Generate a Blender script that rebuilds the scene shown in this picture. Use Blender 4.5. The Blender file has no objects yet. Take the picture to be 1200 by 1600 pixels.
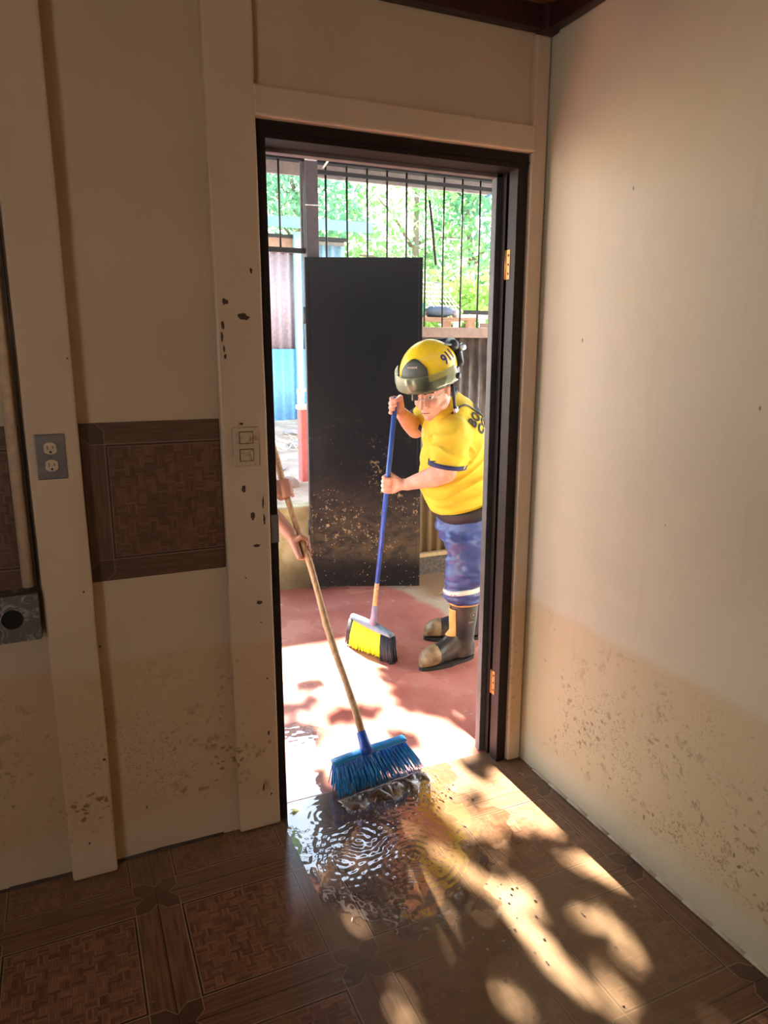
import bpy, bmesh, math, random
import numpy as np
from mathutils import Vector, Matrix, noise
from mathutils.bvhtree import BVHTree
random.seed(7); rng = np.random.default_rng(7)
S = bpy.context.scene; COL = S.collection
def V(*a): return Vector(a)

# ------------------------------------------------------------------ camera
CAM = V(-1.443, -2.018, 1.4741); YAW, PITCH, FPX = 0.417, 0.2183, 1121.5
fw = V(math.sin(YAW)*math.cos(PITCH), math.cos(YAW)*math.cos(PITCH), -math.sin(PITCH))
rt = V(math.cos(YAW), -math.sin(YAW), 0); up = rt.cross(fw)
cam = bpy.data.cameras.new('camera'); co = bpy.data.objects.new('camera', cam); COL.objects.link(co)
M = Matrix((rt, up, -fw)).transposed().to_4x4(); M.translation = CAM; co.matrix_world = M
cam.sensor_fit = 'VERTICAL'; cam.sensor_height = 24; cam.lens = 24*FPX/1600; cam.clip_start = .02; cam.clip_end = 300
S.camera = co
def at(px, py, Y):
    d = fw + rt*((px-600)/FPX) - up*((py-800)/FPX); return CAM + d*((Y-CAM.y)/d.y)

# ------------------------------------------------------------------ light
S.view_settings.view_transform = 'Standard'; S.view_settings.look = 'None'
S.view_settings.exposure = -0.08; S.view_settings.gamma = 1
w = bpy.data.worlds.new('sky'); S.world = w; w.use_nodes = True
nt = w.node_tree; nt.nodes.clear()
tc = nt.nodes.new('ShaderNodeTexCoord'); sp = nt.nodes.new('ShaderNodeSeparateXYZ'); cr = nt.nodes.new('ShaderNodeValToRGB')
bg = nt.nodes.new('ShaderNodeBackground'); wo = nt.nodes.new('ShaderNodeOutputWorld')
nt.links.new(tc.outputs['Generated'], sp.inputs[0]); nt.links.new(sp.outputs['Z'], cr.inputs[0]); nt.links.new(cr.outputs[0], bg.inputs[0]); nt.links.new(bg.outputs[0], wo.inputs[0])
e = cr.color_ramp.elements; e[0].position = 0.0; e[0].color = (1, .98, .95, 1); e[1].position = .9; e[1].color = (.22, .38, .75, 1)
for p_, c_ in ((.25, (.92, .96, 1, 1)), (.6, (.66, .80, 1, 1))):
    q = e.new(p_); q.color = c_
bg.inputs[1].default_value = 6.8
SUN_T = 0.60
sl = bpy.data.lights.new('sun', 'SUN'); sl.energy = 100; sl.angle = math.radians(.5); sl.color = (1, .93, .8)
so = bpy.data.objects.new('sun', sl); COL.objects.link(so)
so.rotation_euler = V(0, 1, SUN_T).to_track_quat('Z', 'Y').to_euler()
def area(name, loc, target, sx, sy, en, colr):
    l = bpy.data.lights.new(name, 'AREA'); l.shape = 'RECTANGLE'; l.size = sx; l.size_y = sy; l.energy = en; l.color = colr
    o = bpy.data.objects.new(name, l); COL.objects.link(o); o.location = loc
    o.rotation_euler = (V(*loc)-V(*target)).to_track_quat('Z', 'Y').to_euler(); return o
area('added_room_fill', (-3.3, -3.0, 1.5), (0, -1.8, 1.3), 1.2, 1.1, 11, (1, .84, .66))  # unseen warm fill lamp, added for the room's ambient light

# ------------------------------------------------------------------ node helpers
class Mt:
    def __init__(s, name, col=(.8, .8, .8), rough=.6, metal=0, spec=.5, trans=0):
        s.m = bpy.data.materials.new(name); s.m.use_nodes = True; s.t = s.m.node_tree
        s.b = s.t.nodes['Principled BSDF']; s.out = s.t.nodes['Material Output']
        s.b.inputs['Base Color'].default_value = (*col, 1); s.b.inputs['Roughness'].default_value = rough
        s.b.inputs['Metallic'].default_value = metal; s.b.inputs['Specular IOR Level'].default_value = spec
        s.b.inputs['Transmission Weight'].default_value = trans
    def n(s, ty, **k):
        nd = s.t.nodes.new(ty)
        for a, v in k.items(): setattr(nd, a, v)
        return nd
    def set(s, sock, v):
        if isinstance(v, (int, float)): sock.default_value = v
        elif isinstance(v, tuple): sock.default_value = v if len(v) == len(sock.default_value) else (*v, 1)
        else: s.t.links.new(v, sock)
    def math(s, op, a, b=0.0, c=0.0, clamp=False):
        nd = s.n('ShaderNodeMath', operation=op); nd.use_clamp = clamp
        s.set(nd.inputs[0], a); s.set(nd.inputs[1], b); s.set(nd.inputs[2], c); return nd.outputs[0]
    def coord(s):
        return s.n('ShaderNodeNewGeometry').outputs['Position']
    def obj(s): return s.n('ShaderNodeTexCoord').outputs['Object']
    def xyz(s, v):
        nd = s.n('ShaderNodeSeparateXYZ'); s.set(nd.inputs[0], v); return nd.outputs
    def scale(s, v, sc, loc=(0, 0, 0)):
        nd = s.n('ShaderNodeMapping'); s.set(nd.inputs[0], v); nd.inputs['Scale'].default_value = sc; nd.inputs['Location'].default_value = loc; return nd.outputs[0]
    def noise(s, v, sc, det=4, rough=.55, dist=0):
        nd = s.n('ShaderNodeTexNoise'); s.set(nd.inputs['Vector'], v); nd.inputs['Scale'].default_value = sc
        nd.inputs['Detail'].default_value = det; nd.inputs['Roughness'].default_value = rough; nd.inputs['Distortion'].default_value = dist; return nd.outputs[0]
    def vor(s, v, sc, out=0, feat='F1'):
        nd = s.n('ShaderNodeTexVoronoi', feature=feat); s.set(nd.inputs['Vector'], v); nd.inputs['Scale'].default_value = sc; return nd.outputs[out]
    def ramp(s, f, *st):
        nd = s.n('ShaderNodeMapRange'); nd.interpolation_type = 'SMOOTHSTEP'; s.set(nd.inputs[0], f)
        nd.inputs[1].default_value = st[0]; nd.inputs[2].default_value = st[1]
        nd.inputs[3].default_value = st[2] if len(st) > 2 else 0; nd.inputs[4].default_value = st[3] if len(st) > 3 else 1; return nd.outputs[0]
    def mix(s, f, a, b):
        nd = s.n('ShaderNodeMix', data_type='RGBA'); s.set(nd.inputs[0], f); s.set(nd.inputs[6], a); s.set(nd.inputs[7], b); return nd.outputs[2]
    def col(s, v): s.set(s.b.inputs['Base Color'], v)
    def rough(s, v): s.set(s.b.inputs['Roughness'], v)
    def bump(s, h, st=.3, d=.002):
        nd = s.n('ShaderNodeBump'); s.set(nd.inputs['Height'], h); nd.inputs['Strength'].default_value = st; nd.inputs['Distance'].default_value = d
        s.t.links.new(nd.outputs[0], s.b.inputs['Normal'])
def plain(name, col, rough=.6, metal=0, var=.12, sc=30, bump=0, spec=.5):
    m = Mt(name, col, rough, metal, spec); f = m.noise(m.obj(), sc)
    m.col(m.mix(m.ramp(f, .3, .7), tuple(c*(1-var) for c in col), tuple(min(1, c*(1+var)) for c in col)))
    if bump: m.bump(f, bump)
    return m.m

MUD = (.17, .085, .028)
def wall_mat(name, base, dirt, flood=.63, axis='x'):
    m = Mt(name, base, .55); p = m.coord(); z = m.xyz(p)[2]
    n1 = m.noise(p, 2.2, 5); c = m.mix(m.ramp(n1, .35, .7), tuple(b*.9 for b in base), base)
    st = m.noise(m.scale(p, (6, 6, .6)), 2, 3); c = m.mix(m.ramp(st, .58, .8, 0, .25), c, tuple(b*v for b, v in zip(base, (.7, .6, .45))))
    # flood film below the water line, with a soft wavy edge
    zz = m.math('ADD', z, m.math('MULTIPLY', m.math('SUBTRACT', m.noise(p, 3), .5), .06))
    film = m.math('MULTIPLY', m.ramp(zz, flood-.02, flood+.02, 1, 0), m.ramp(zz, .06, .17, .25, 1))
    c = m.mix(m.math('MULTIPLY', film, .55*dirt), c, (base[0]*.86, base[1]*.68, base[2]*.42))
    fade = m.ramp(zz, .12, flood+.05, 1, .25); low = m.ramp(zz, .10, .2, .25, 1)
    pd = m.n('ShaderNodeVectorMath', operation='ADD'); m.set(pd.inputs[0], p)
    nn = m.n('ShaderNodeTexNoise'); m.set(nn.inputs['Vector'], p); nn.inputs['Scale'].default_value = 40
    sc_ = m.n('ShaderNodeVectorMath', operation='SCALE'); m.set(sc_.inputs[0], nn.outputs['Color']); sc_.inputs['Scale'].default_value = .03
    m.set(pd.inputs[1], sc_.outputs[0])
    d1 = m.vor(m.scale(pd.outputs[0], (1, 1, 1.3)), 38); k1 = m.ramp(m.noise(p, 5, 4, .65), .50, .64)
    sp1 = m.math('MULTIPLY', m.ramp(d1, .22, .38, 1, 0), k1)
    d3 = m.vor(m.scale(pd.outputs[0], (1, 1, 1.2)), 85); k3 = m.ramp(m.noise(p, 4.2, 3, .6), .44, .62); sp1 = m.math('MAXIMUM', sp1, m.math('MULTIPLY', m.math('MULTIPLY', m.ramp(d3, .2, .34, 1, 0), k3), .75))
    blot = m.math('MULTIPLY', m.ramp(m.noise(m.scale(pd.outputs[0], (1, 1.2, 1)), 22, 5, .7), .565, .65), m.ramp(m.noise(p, 3.1, 3), .42, .56))
    d2 = m.vor(p, 12); sp2 = m.math('MULTIPLY', m.ramp(d2, .05, .09, 1, 0), .8)
    spots = m.math('MAXIMUM', m.math('MAXIMUM', sp1, m.math('MULTIPLY', blot, .8)), sp2)
    spots = m.math('MULTIPLY', m.math('MULTIPLY', spots, film), m.math('MULTIPLY', fade, low))
    spots = m.math('MULTIPLY', spots, dirt, clamp=True)
    c = m.mix(spots, c, MUD)
    hs = m.vor(m.scale(p, (1, 1, .5)), 9); c = m.mix(m.ramp(hs, .02, .035, .8, 0), c, (.08, .06, .05))
    scr = m.math('MULTIPLY', m.ramp(m.noise(m.scale(p, (3, 3, 9)), 20, 4, .7), .68, .72), m.ramp(n1, .5, .6)); c = m.mix(m.math('MULTIPLY', scr, .35), c, (.25, .2, .15))
    m.col(c); m.rough(m.ramp(n1, .3, .7, .42, .6)); m.bump(m.noise(m.scale(p, (1, 1, .5)), 70, 4), .35, .0015)
    return m.m

def tile_mat(name, ax, T, ox, oy, wet, floor=False):
    """square parquet-print tile: border strips, cream inlay lines, chamfered corner blocks, basket weave field"""
    m = Mt(name, (.1, .05, .03), .25); p = m.coord(); c3 = m.xyz(p); X, Y = c3[ax[0]], c3[ax[1]]
    u = m.math('FRACT', m.math('DIVIDE', m.math('SUBTRACT', X, ox), T)); v = m.math('FRACT', m.math('DIVIDE', m.math('SUBTRACT', Y, oy), T))
    du = m.math('MULTIPLY', m.math('MINIMUM', u, m.math('SUBTRACT', 1, u)), T); dv = m.math('MULTIPLY', m.math('MINIMUM', v, m.math('SUBTRACT', 1, v)), T)
    d = m.math('MINIMUM', du, dv); mx = m.math('MAXIMUM', du, dv); sm = m.math('ADD', du, dv)
    def band(f, a, b): return m.math('MULTIPLY', m.math('GREATER_THAN', f, a), m.math('LESS_THAN', f, b))
    # wood strips
    horiz = m.math('LESS_THAN', dv, du)
    wa = m.noise(m.scale(p, (4, 60, 60) if not floor else (4, 60, 1)), 2, 3); wb = m.noise(m.scale(p, (60, 4, 4) if not floor else (60, 4, 1)), 2, 3)
    g = m.n('ShaderNodeMix'); m.set(g.inputs[0], horiz); m.set(g.inputs[2], wb); m.set(g.inputs[3], wa)
    wood = m.mix(m.ramp(g.outputs[0], .3, .7), (.10, .043, .025), (.19, .092, .05))
    # basket weave
    cs = .0262; cu = m.math('DIVIDE', X, cs); cv = m.math('DIVIDE', Y, cs)
    ch = m.math('MODULO', m.math('ABSOLUTE', m.math('ADD', m.math('FLOOR', cu), m.math('FLOOR', cv))), 2)
    g2 = m.n('ShaderNodeMix'); m.set(g2.inputs[0], ch); m.set(g2.inputs[2], m.math('MULTIPLY', cu, 4)); m.set(g2.inputs[3], m.math('MULTIPLY', cv, 4))
    st = m.math('FLOOR', g2.outputs[0]); wn = m.n('ShaderNodeTexWhiteNoise', noise_dimensions='4D')
    cmb = m.n('ShaderNodeCombineXYZ'); m.set(cmb.inputs[0], m.math('FLOOR', cu)); m.set(cmb.inputs[1], m.math('FLOOR', cv)); m.set(cmb.inputs[2], 0.0)
    m.set(wn.inputs['Vector'], cmb.outputs[0]); m.set(wn.inputs['W'], st)
    gap = m.math('LESS_THAN', m.math('FRACT', g2.outputs[0]), .14)
    field = m.mix(wn.outputs[0], (.11, .046, .027), (.26, .12, .065)); field = m.mix(m.math('MULTIPLY', gap, .6), field, (.03, .014, .01))
    inner = m.math('GREATER_THAN', d, .0655); c = m.mix(inner, wood, field)
    df_ = m.math('ABSOLUTE', m.math('SUBTRACT', du, dv)); corner = m.math('MULTIPLY', m.math('LESS_THAN', mx, .0575), m.math('LESS_THAN', df_, .034))
    c = m.mix(corner, c, (.075, .035, .022))
    ln = m.math('MAXIMUM', m.math('MAXIMUM', band(d, .0570, .0595), band(d, .0655, .0668)), m.math('MULTIPLY', m.math('LESS_THAN', mx, .0595), band(df_, .034, .036)))
    ln = m.math('MULTIPLY', ln, m.math('SUBTRACT', 1, m.math('MULTIPLY', m.math('LESS_THAN', mx, .0575), m.math('LESS_THAN', df_, .034))))
    ln = m.math('MAXIMUM', ln, m.math('MULTIPLY', band(mx, .0575, .0595), m.math('LESS_THAN', df_, .036)))
    dark = m.math('MAXIMUM', band(d, .0600, .0640), m.math('LESS_THAN', d, .0016))
    c = m.mix(dark, c, (.02, .011, .008)); c = m.mix(m.math('MULTIPLY', ln, .8), c, (.36, .24, .15))
    n1 = m.noise(p, 2.6, 5); n2 = m.noise(p, 14, 5, .65)
    if floor:
        # a wet mud film left on the tiles, thickest around the doorway and mid floor
        x_, y_ = c3[0], c3[1]
        r2 = m.math('ADD', m.math('POWER', m.math('SUBTRACT', x_, -.55), 2), m.math('POWER', m.math('MULTIPLY', m.math('SUBTRACT', y_, -.75), .75), 2))
        film = m.ramp(m.math('ADD', m.math('SQRT', r2), m.math('MULTIPLY', m.math('SUBTRACT', n1, .5), 1.1)), .10, .68, .80, .04)
        film2 = m.math('MULTIPLY', m.ramp(y_, -.35, -.05), .5)
        c = m.mix(m.math('MAXIMUM', film, film2), c, m.mix(n2, (.16, .10, .055), (.29, .20, .12)))
        m.rough(m.ramp(n1, .35, .7, .13, .3)); m.bump(m.math('ADD', m.math('MULTIPLY', n2, .6), m.math('MULTIPLY', dark, -.5)), .12, .002)
    else:
        c = m.mix(m.ramp(n1, .45, .8, .35, .6), c, (.055, .032, .020)); m.rough(.4)
    m.col(c); return m.m

M_WD = wall_mat('cream_wall_paint_door_side', (.56, .43, .29), .85)
M_WR = wall_mat('cream_wall_paint_right', (.62, .56, .41), 1.0)
M_POST = wall_mat('cream_post_paint', (.60, .46, .32), .9)
M_FRAME = plain('dark_brown_frame_paint', (.014, .007, .006), .5, bump=.2, var=.3, sc=25, spec=.25)
M_STEEL = plain('grey_jamb_strip', (.075, .075, .08), .5, 0, .2)
M_TRIM = plain('dark_ceiling_moulding', (.035, .012, .010), .4, var=.3)
M_BLACK = plain('black_paint', (.012, .012, .013), .4)
M_DARKMETAL = plain('dark_grey_metal', (.04, .04, .045), .45, .3)
M_CREAMPL = plain('cream_plastic', (.62, .50, .33), .4)
M_GREYPL = plain('grey_metal_plate', (.20, .19, .19), .4, .5)
M_CHIP = plain('chipped_paint_dark', (.06, .035, .025), .8)

# ------------------------------------------------------------------ mesh helpers
def link(name, me, mat=None, parent=None):
    o = bpy.data.objects.new(name, me); COL.objects.link(o)
    if mat: me.materials.append(mat)
    if parent: o.parent = parent
    return o
def tag(o, label, cat, group=None, kind=None):
    if label: o['label'] = label
    if cat: o['category'] = cat
    if group: o['group'] = group
    if kind: o['kind'] = kind
    return o
def struct(o, label=None, cat=None):
    o['kind'] = 'structure'; return tag(o, label, cat)
def empty(name, loc=(0, 0, 0)):
    o = bpy.data.objects.new(name, None); COL.objects.link(o); o.location = loc; o.empty_display_size = .1; return o
class MB:
    def __init__(s): s.v = []; s.f = []; s.sm = []
    def add(s, vs, fs, smooth=False):
        b = len(s.v); s.v += [tuple(v) for v in vs]; s.f += [tuple(b+i for i in f) for f in fs]; s.sm += [smooth]*len(fs); return s
    def box(s, a, b, bev=0):
        x0, y0, z0 = (min(p, q) for p, q in zip(a, b)); x1, y1, z1 = (max(p, q) for p, q in zip(a, b))
        return s.add([(x, y, z) for z in (z0, z1) for x, y in ((x0, y0), (x1, y0), (x1, y1), (x0, y1))],
                     [(3, 2, 1, 0), (4, 5, 6, 7), (0, 1, 5, 4), (1, 2, 6, 5), (2, 3, 7, 6), (3, 0, 4, 7)])
    def obox(s, c, ax, ay, az):
        c, ax, ay, az = map(Vector, (c, ax, ay, az))
        return s.add([c+ax*i+ay*j+az*k for k in (-1, 1) for i, j in ((-1, -1), (1, -1), (1, 1), (-1, 1))],
                     [(3, 2, 1, 0), (4, 5, 6, 7), (0, 1, 5, 4), (1, 2, 6, 5), (2, 3, 7, 6), (3, 0, 4, 7)])
    def tube(s, pts, r, n=8, caps=True, smooth=True):
        pts = [Vector(p) for p in pts]; rs = r if isinstance(r, (list, tuple)) else [r]*len(pts)
        vs = []; prev = None
        for i, p in enumerate(pts):
            t = (pts[min(i+1, len(pts)-1)]-pts[max(i-1, 0)]).normalized()
            if prev is None:
                a = t.orthogonal().normalized()
            else: a = (prev-t*prev.dot(t)).normalized()
            prev = a; b = t.cross(a)
            vs += [p+(a*math.cos(k*2*math.pi/n)+b*math.sin(k*2*math.pi/n))*rs[i] for k in range(n)]
        fs = [(i*n+k, i*n+(k+1) % n, (i+1)*n+(k+1) % n, (i+1)*n+k) for i in range(len(pts)-1) for k in range(n)]
        if caps: fs += [tuple(range(n-1, -1, -1)), tuple(range((len(pts)-1)*n, len(pts)*n))]
        return s.add(vs, fs, smooth)
    def loft(s, rings, n=24, smooth=True):
        """rings: (centre, u vector, v vector); closed and capped"""
        vs = []
        for c, u, v in rings:
            c, u, v = Vector(c), Vector(u), Vector(v)
            vs += [c+u*math.cos(k*2*math.pi/n)+v*math.sin(k*2*math.pi/n) for k in range(n)]
        L = len(rings)
        fs = [(i*n+k, i*n+(k+1) % n, (i+1)*n+(k+1) % n, (i+1)*n+k) for i in range(L-1) for k in range(n)]
        fs += [tuple(range(n-1, -1, -1)), tuple(range((L-1)*n, L*n))]
        return s.add(vs, fs, smooth)
    def ell(s, c, X, Y, Z, nu=16, nv=10, smooth=True):
        c, X, Y, Z = map(Vector, (c, X, Y, Z)); vs = [c+Z]
        for j in range(1, nv):
            t = math.pi*j/nv
            vs += [c+Z*math.cos(t)+(X*math.cos(2*math.pi*k/nu)+Y*math.sin(2*math.pi*k/nu))*math.sin(t) for k in range(nu)]
        vs.append(c-Z); B = 1+(nv-1)*nu
        fs = [(0, 1+k, 1+(k+1) % nu) for k in range(nu)]
        fs += [(1+(j-1)*nu+k, 1+j*nu+k, 1+j*nu+(k+1) % nu, 1+(j-1)*nu+(k+1) % nu) for j in range(1, nv-1) for k in range(nu)]
        fs += [(B, 1+(nv-2)*nu+(k+1) % nu, 1+(nv-2)*nu+k) for k in range(nu)]
        return s.add(vs, fs, smooth)
    def sph(s, c, r, nu=14, nv=9): return s.ell(c, (r, 0, 0), (0, r, 0), (0, 0, r), nu, nv)
    def cap(s, a, b, ra, rb):
        a, b = Vector(a), Vector(b); s.tube([a, b], [ra, rb], 14); s.sph(a, ra); s.sph(b, rb); return s
    def chain(s, pts, rs):
        for i in range(len(pts)-1): s.cap(pts[i], pts[i+1], rs[i], rs[i+1])
        return s
    def mesh(s, name):
        me = bpy.data.meshes.new(name); me.from_pydata(s.v, [], s.f); me.update()
        me.polygons.foreach_set('use_smooth', s.sm); return me
    def build(s, name, mat=None, parent=None, bevel=0, mats=None):
        o = link(name, s.mesh(name), mat, parent)
        if bevel:
            m = o.modifiers.new('b', 'BEVEL'); m.width = bevel; m.segments = 2; m.limit_method = 'ANGLE'
        return o
def organic(mb, name, voxel=.006, smooth=6, fac=.5, disp=None, mat=None, parent=None):
    """voxel-merge overlapping pieces into one continuous skin, relax it, then displace along normals"""
    me = mb.mesh(name); o = bpy.data.objects.new(name, me); COL.objects.link(o)
    r = o.modifiers.new('r', 'REMESH'); r.mode = 'VOXEL'; r.voxel_size = voxel; r.use_smooth_shade = True
    if smooth:
        q = o.modifiers.new('s', 'SMOOTH'); q.iterations = smooth; q.factor = fac
    dg = bpy.context.evaluated_depsgraph_get(); dg.update()
    nm = bpy.data.meshes.new_from_object(o.evaluated_get(dg)); o.modifiers.clear(); o.data = nm; nm.name = name
    if disp:
        n = len(nm.vertices); c = [v.co.copy() for v in nm.vertices]; nn = [v.normal.copy() for v in nm.vertices]
        for v, cc, no in zip(nm.vertices, c, nn):
            v.co = cc+disp(cc, no)
        nm.update()
    nm.polygons.foreach_set('use_smooth', [True]*len(nm.polygons))
    if mat: nm.materials.append(mat)
    if parent: o.parent = parent
    return o
def bvh_of(*obs):
    vs = []; fs = []
    for o in obs:
        b = len(vs); vs += [v.co for v in o.data.vertices]; fs += [[b+i for i in p.vertices] for p in o.data.polygons]
    return BVHTree.FromPolygons(vs, fs)
def wrap_text(txt, name, mat, parent, bvh, org, R, U, N, size, off=.0015, thick=.001, spacing=1.0, bold=.02, line=1.0):
    cu = bpy.data.curves.new(name, 'FONT'); cu.body = txt; cu.size = size; cu.offset = bold*size; cu.space_character = spacing; cu.space_line = line; cu.resolution_u = 3
    o = bpy.data.objects.new(name, cu); COL.objects.link(o); dg = bpy.context.evaluated_depsgraph_get(); dg.update()
    me = bpy.data.meshes.new_from_object(o.evaluated_get(dg)); bpy.data.objects.remove(o)
    bm = bmesh.new(); bm.from_mesh(me); bmesh.ops.triangulate(bm, faces=bm.faces)
    for _ in range(5):
        bmesh.ops.subdivide_edges(bm, edges=[e for e in bm.edges if e.calc_length() > size*.10], cuts=1); bmesh.ops.triangulate(bm, faces=bm.faces)
    R, U, N = (Vector(a).normalized() for a in (R, U, N)); org = Vector(org); dead = []
    for v in bm.verts:
        p = org+R*v.co.x+U*v.co.y
        if bvh is None: v.co = p+N*off; continue
        h = bvh.ray_cast(p+N*.2, -N)
        if h[0] is None: dead.append(v)
        else: v.co = h[0]+N*off
    bmesh.ops.delete(bm, geom=dead, context='VERTS')
    bm.normal_update()
    for f in bm.faces:
        if f.normal.dot(N) < 0: f.normal_flip()
    ex = bmesh.ops.extrude_face_region(bm, geom=bm.faces[:])
    for v in [g for g in ex['geom'] if isinstance(g, bmesh.types.BMVert)]: v.co += N*thick
    bm.to_mesh(me); bm.free()
    return link(name, me, mat, parent)
def boxo(name, a, b, mat, parent=None, bevel=0): return MB().box(a, b).build(name, mat, parent, bevel)
def zf(y): return -.035*max(y, 0)-.004          # the patio falls away slightly from the house

# ------------------------------------------------------------------ SETTING: room
T = .4375
M_FLOOR = tile_mat('parquet_print_floor_tile', (0, 1), T, -.014, -.19, True, True)
struct(boxo('floor', (-3.4, -4.2, -.06), (0, .07, 0), M_FLOOR))
M_PATIO = Mt('red_painted_patio_concrete', (.5, .2, .16), .3)
m = M_PATIO; p = m.coord(); c3 = m.xyz(p); n1 = m.noise(p, 2.3, 5); n2 = m.noise(p, 18, 5, .6)
c = m.mix(m.ramp(n1, .3, .7), (.36, .115, .09), (.50, .20, .155)); c = m.mix(m.ramp(n2, .55, .8, 0, .5), c, (.42, .3, .22))
wear = m.math('ADD', m.math('ADD', c3[0], m.math('MULTIPLY', c3[1], .05)), m.math('MULTIPLY', m.math('SUBTRACT', n1, .5), .25))
c = m.mix(m.ramp(wear, .58, .66), c, m.mix(n2, (.36, .28, .19), (.50, .42, .32)))
# the corner by the fence is bare brown concrete
c = m.mix(m.math('MULTIPLY', m.ramp(wear, .6, .8), m.ramp(c3[1], 1.75, 1.95)), c, (.26, .15, .08))
m.col(c); m.rough(m.ramp(n1, .3, .7, .12, .35)); m.bump(n2, .15, .003)
patio = MB().add([(-3.4, .07, -.004), (3.2, .07, -.004), (3.2, 2.6, zf(2.6)), (-3.4, 2.6, zf(2.6)), (-3.4, .07, -.1), (3.2, .07, -.1), (3.2, 2.6, -.2), (-3.4, 2.6, -.2)],
    [(0, 1, 2, 3), (0, 4, 5, 1), (1, 5, 6, 2), (2, 6, 7, 3), (3, 7, 4, 0), (7, 6, 5, 4)]).build('trim_1', m.m); struct(patio)
# door wall with its opening, two framing posts and the casing
DL, DR, DH = -.918, -.062, 2.075
wb = MB(); wb.box((-3.4, 0, 0), (DL, .1, 2.5)); wb.box((DL, 0, DH), (DR, .1, 2.5)); wb.box((DR, 0, 0), (0, .1, 2.5))
wall = wb.build('wall_front', M_WD); struct(wall)
M_WEXT = plain('outer_plank_wall', (.45, .40, .33), .7)
boxo('outer_cladding', (-3.4, .1, -.02), (DL, .115, 2.6), M_WEXT, wall); boxo('outer_cladding', (DR, .1, -.02), (3.2, .115, 2.6), M_WEXT, wall)
struct(boxo('wall_right', (0, -4.2, 0), (.1, .1, 2.5), M_WR))
wl = MB(); wl.box((-3.5, -4.2, 0), (-3.4, .1, .9)); wl.box((-3.5, -4.2, 2.0), (-3.4, .1, 2.5)); wl.box((-3.5, -4.2, .9), (-3.4, -3.6, 2.0)); wl.box((-3.5, -2.4, .9), (-3.4, .1, 2.0))
struct(wl.build('wall_left', M_WD)); struct(boxo('wall_back', (-3.5, -4.3, 0), (.1, -4.2, 2.5), M_WD))
mc = Mt('varnished_plank_ceiling', (.3, .12, .05), .4); p = mc.coord(); x = mc.xyz(p)[1]
wn = mc.noise(mc.scale(p, (2, 30, 1)), 2, 4); gp = mc.math('LESS_THAN', mc.math('FRACT', mc.math('DIVIDE', x, .1)), .05)
mc.col(mc.mix(gp, mc.mix(wn, (.20, .07, .025), (.38, .16, .06)), (.03, .01, .005)))
struct(boxo('ceiling', (-3.5, -4.3, 2.475), (.1, .1, 2.56), mc.m))
struct(boxo('trim_2', (-3.4, -.03, 2.405), (-.045, 0, 2.475), M_TRIM, bevel=.006))
struct(boxo('trim_3', (-.03, -4.2, 2.405), (0, -.045, 2.475), M_TRIM, bevel=.006))
struct(boxo('trim_4', (-.052, -.052, 2.398), (0, 0, 2.475), M_TRIM, bevel=.008))
def chips(spots, y, parent, name='paint_chip'):
    for (px, py, rx, rz) in spots:
        c = at(px, py, y); n = 14; k = random.random()*9
        vs = []
        for i in range(n):
            a = 2*math.pi*i/n; r = .72+.55*noise.noise(V(math.cos(a)*1.6, math.sin(a)*1.6, k*3.1))
            vs.append((c.x+math.cos(a)*r*rx, y-.0006, c.z+math.sin(a)*r*rz))
        MB().add(vs+[(v[0], y+.001, v[2]) for v in vs], [tuple(range(n))]+[(i, i+n, (i+1) % n+n, (i+1) % n) for i in range(n)]).build(name, M_CHIP, parent)
def soft_box(name, a, b, mat, amp=.0022, seg=60):
    """long timber with slightly wavering hand-painted arrises"""
    (x0, y0, z0), (x1, y1, z1) = a, b; v = []; f = []
    for i in range(seg+1):
        z = z0+(z1-z0)*i/seg
        for k, (x, y) in enumerate(((x0, y1), (x0, y0), (x1, y0), (x1, y1))):
            v.append((x+amp*noise.noise(V(k*7.3, y0*9, z*4+x0*5)), y+(amp*noise.noise(V(x0*3, k*5.1, z*4)) if y == y0 else 0), z))
    for i in range(seg):
        for k in range(3): f.append((i*4+k, i*4+k+1, (i+1)*4+k+1, (i+1)*4+k))
    f += [(3, 2, 1, 0), (seg*4, seg*4+1, seg*4+2, seg*4+3)]
    return MB().add(v, f).build(name, mat, bevel=.007)
post1 = struct(soft_box('trim_5', (-1.536, -.047, .003), (-1.415, 0, 2.47), M_POST))
post2 = struct(soft_box('trim_6', (-1.052, -.026, .003), (DL-.004, 0, 2.47), M_POST))
chips([(351, 472, .009, .012), (379, 495, .02, .014), (348, 508, .006, .014), (347, 527, .004, .016), (350, 545, .003, .01), (352, 557, .006, .008), (392, 423, .005, .009),
       (377, 662, .008, .004), (381, 764, .008, .014), (395, 806, .008, .015), (413, 812, .004, .02), (402, 852, .012, .005), (405, 941, .011, .007), (411, 785, .004, .02),
       (412, 1230, .004, .016), (420, 1145, .005, .008), (408, 972, .003, .003), (384, 903, .003, .003), (418, 1060, .004, .004), (424, 1240, .004, .006)], -.0268, post2)
chips([(131, 925, .004, .003), (156, 1010, .004, .005), (163, 1187, .005, .005), (140, 1318, .004, .004), (105, 560, .003, .003)], -.048, post1)
struct(soft_box('trim_7', (DR+.002, -.02, .003), (-.006, 0, 2.40), M_POST, .001))
hd = MB().box((DL-.012, -.036, 2.072), (-.058, 0, 2.146)); struct(hd.build('trim_8', M_POST, bevel=.006))
# skirting strip the paint dribbled over: rough pale edge where tiles meet the walls
for nm, pts in (('baseboard_right', [(-.001, -y*.1, 0) for y in range(1, 41)]), ('baseboard_front', [(-3.3+i*.1, -.001, 0) for i in range(23)])):
    b = MB()
    for q in range(len(pts)-1):
        r = .006+.004*random.random(); b.tube([pts[q], pts[q+1]], [r, .006+.003*random.random()], 6)
    struct(b.build(nm, plain('mortar_'+nm, (.5, .42, .3) if 'right' in nm else (.06, .04, .03), .8)))

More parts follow.
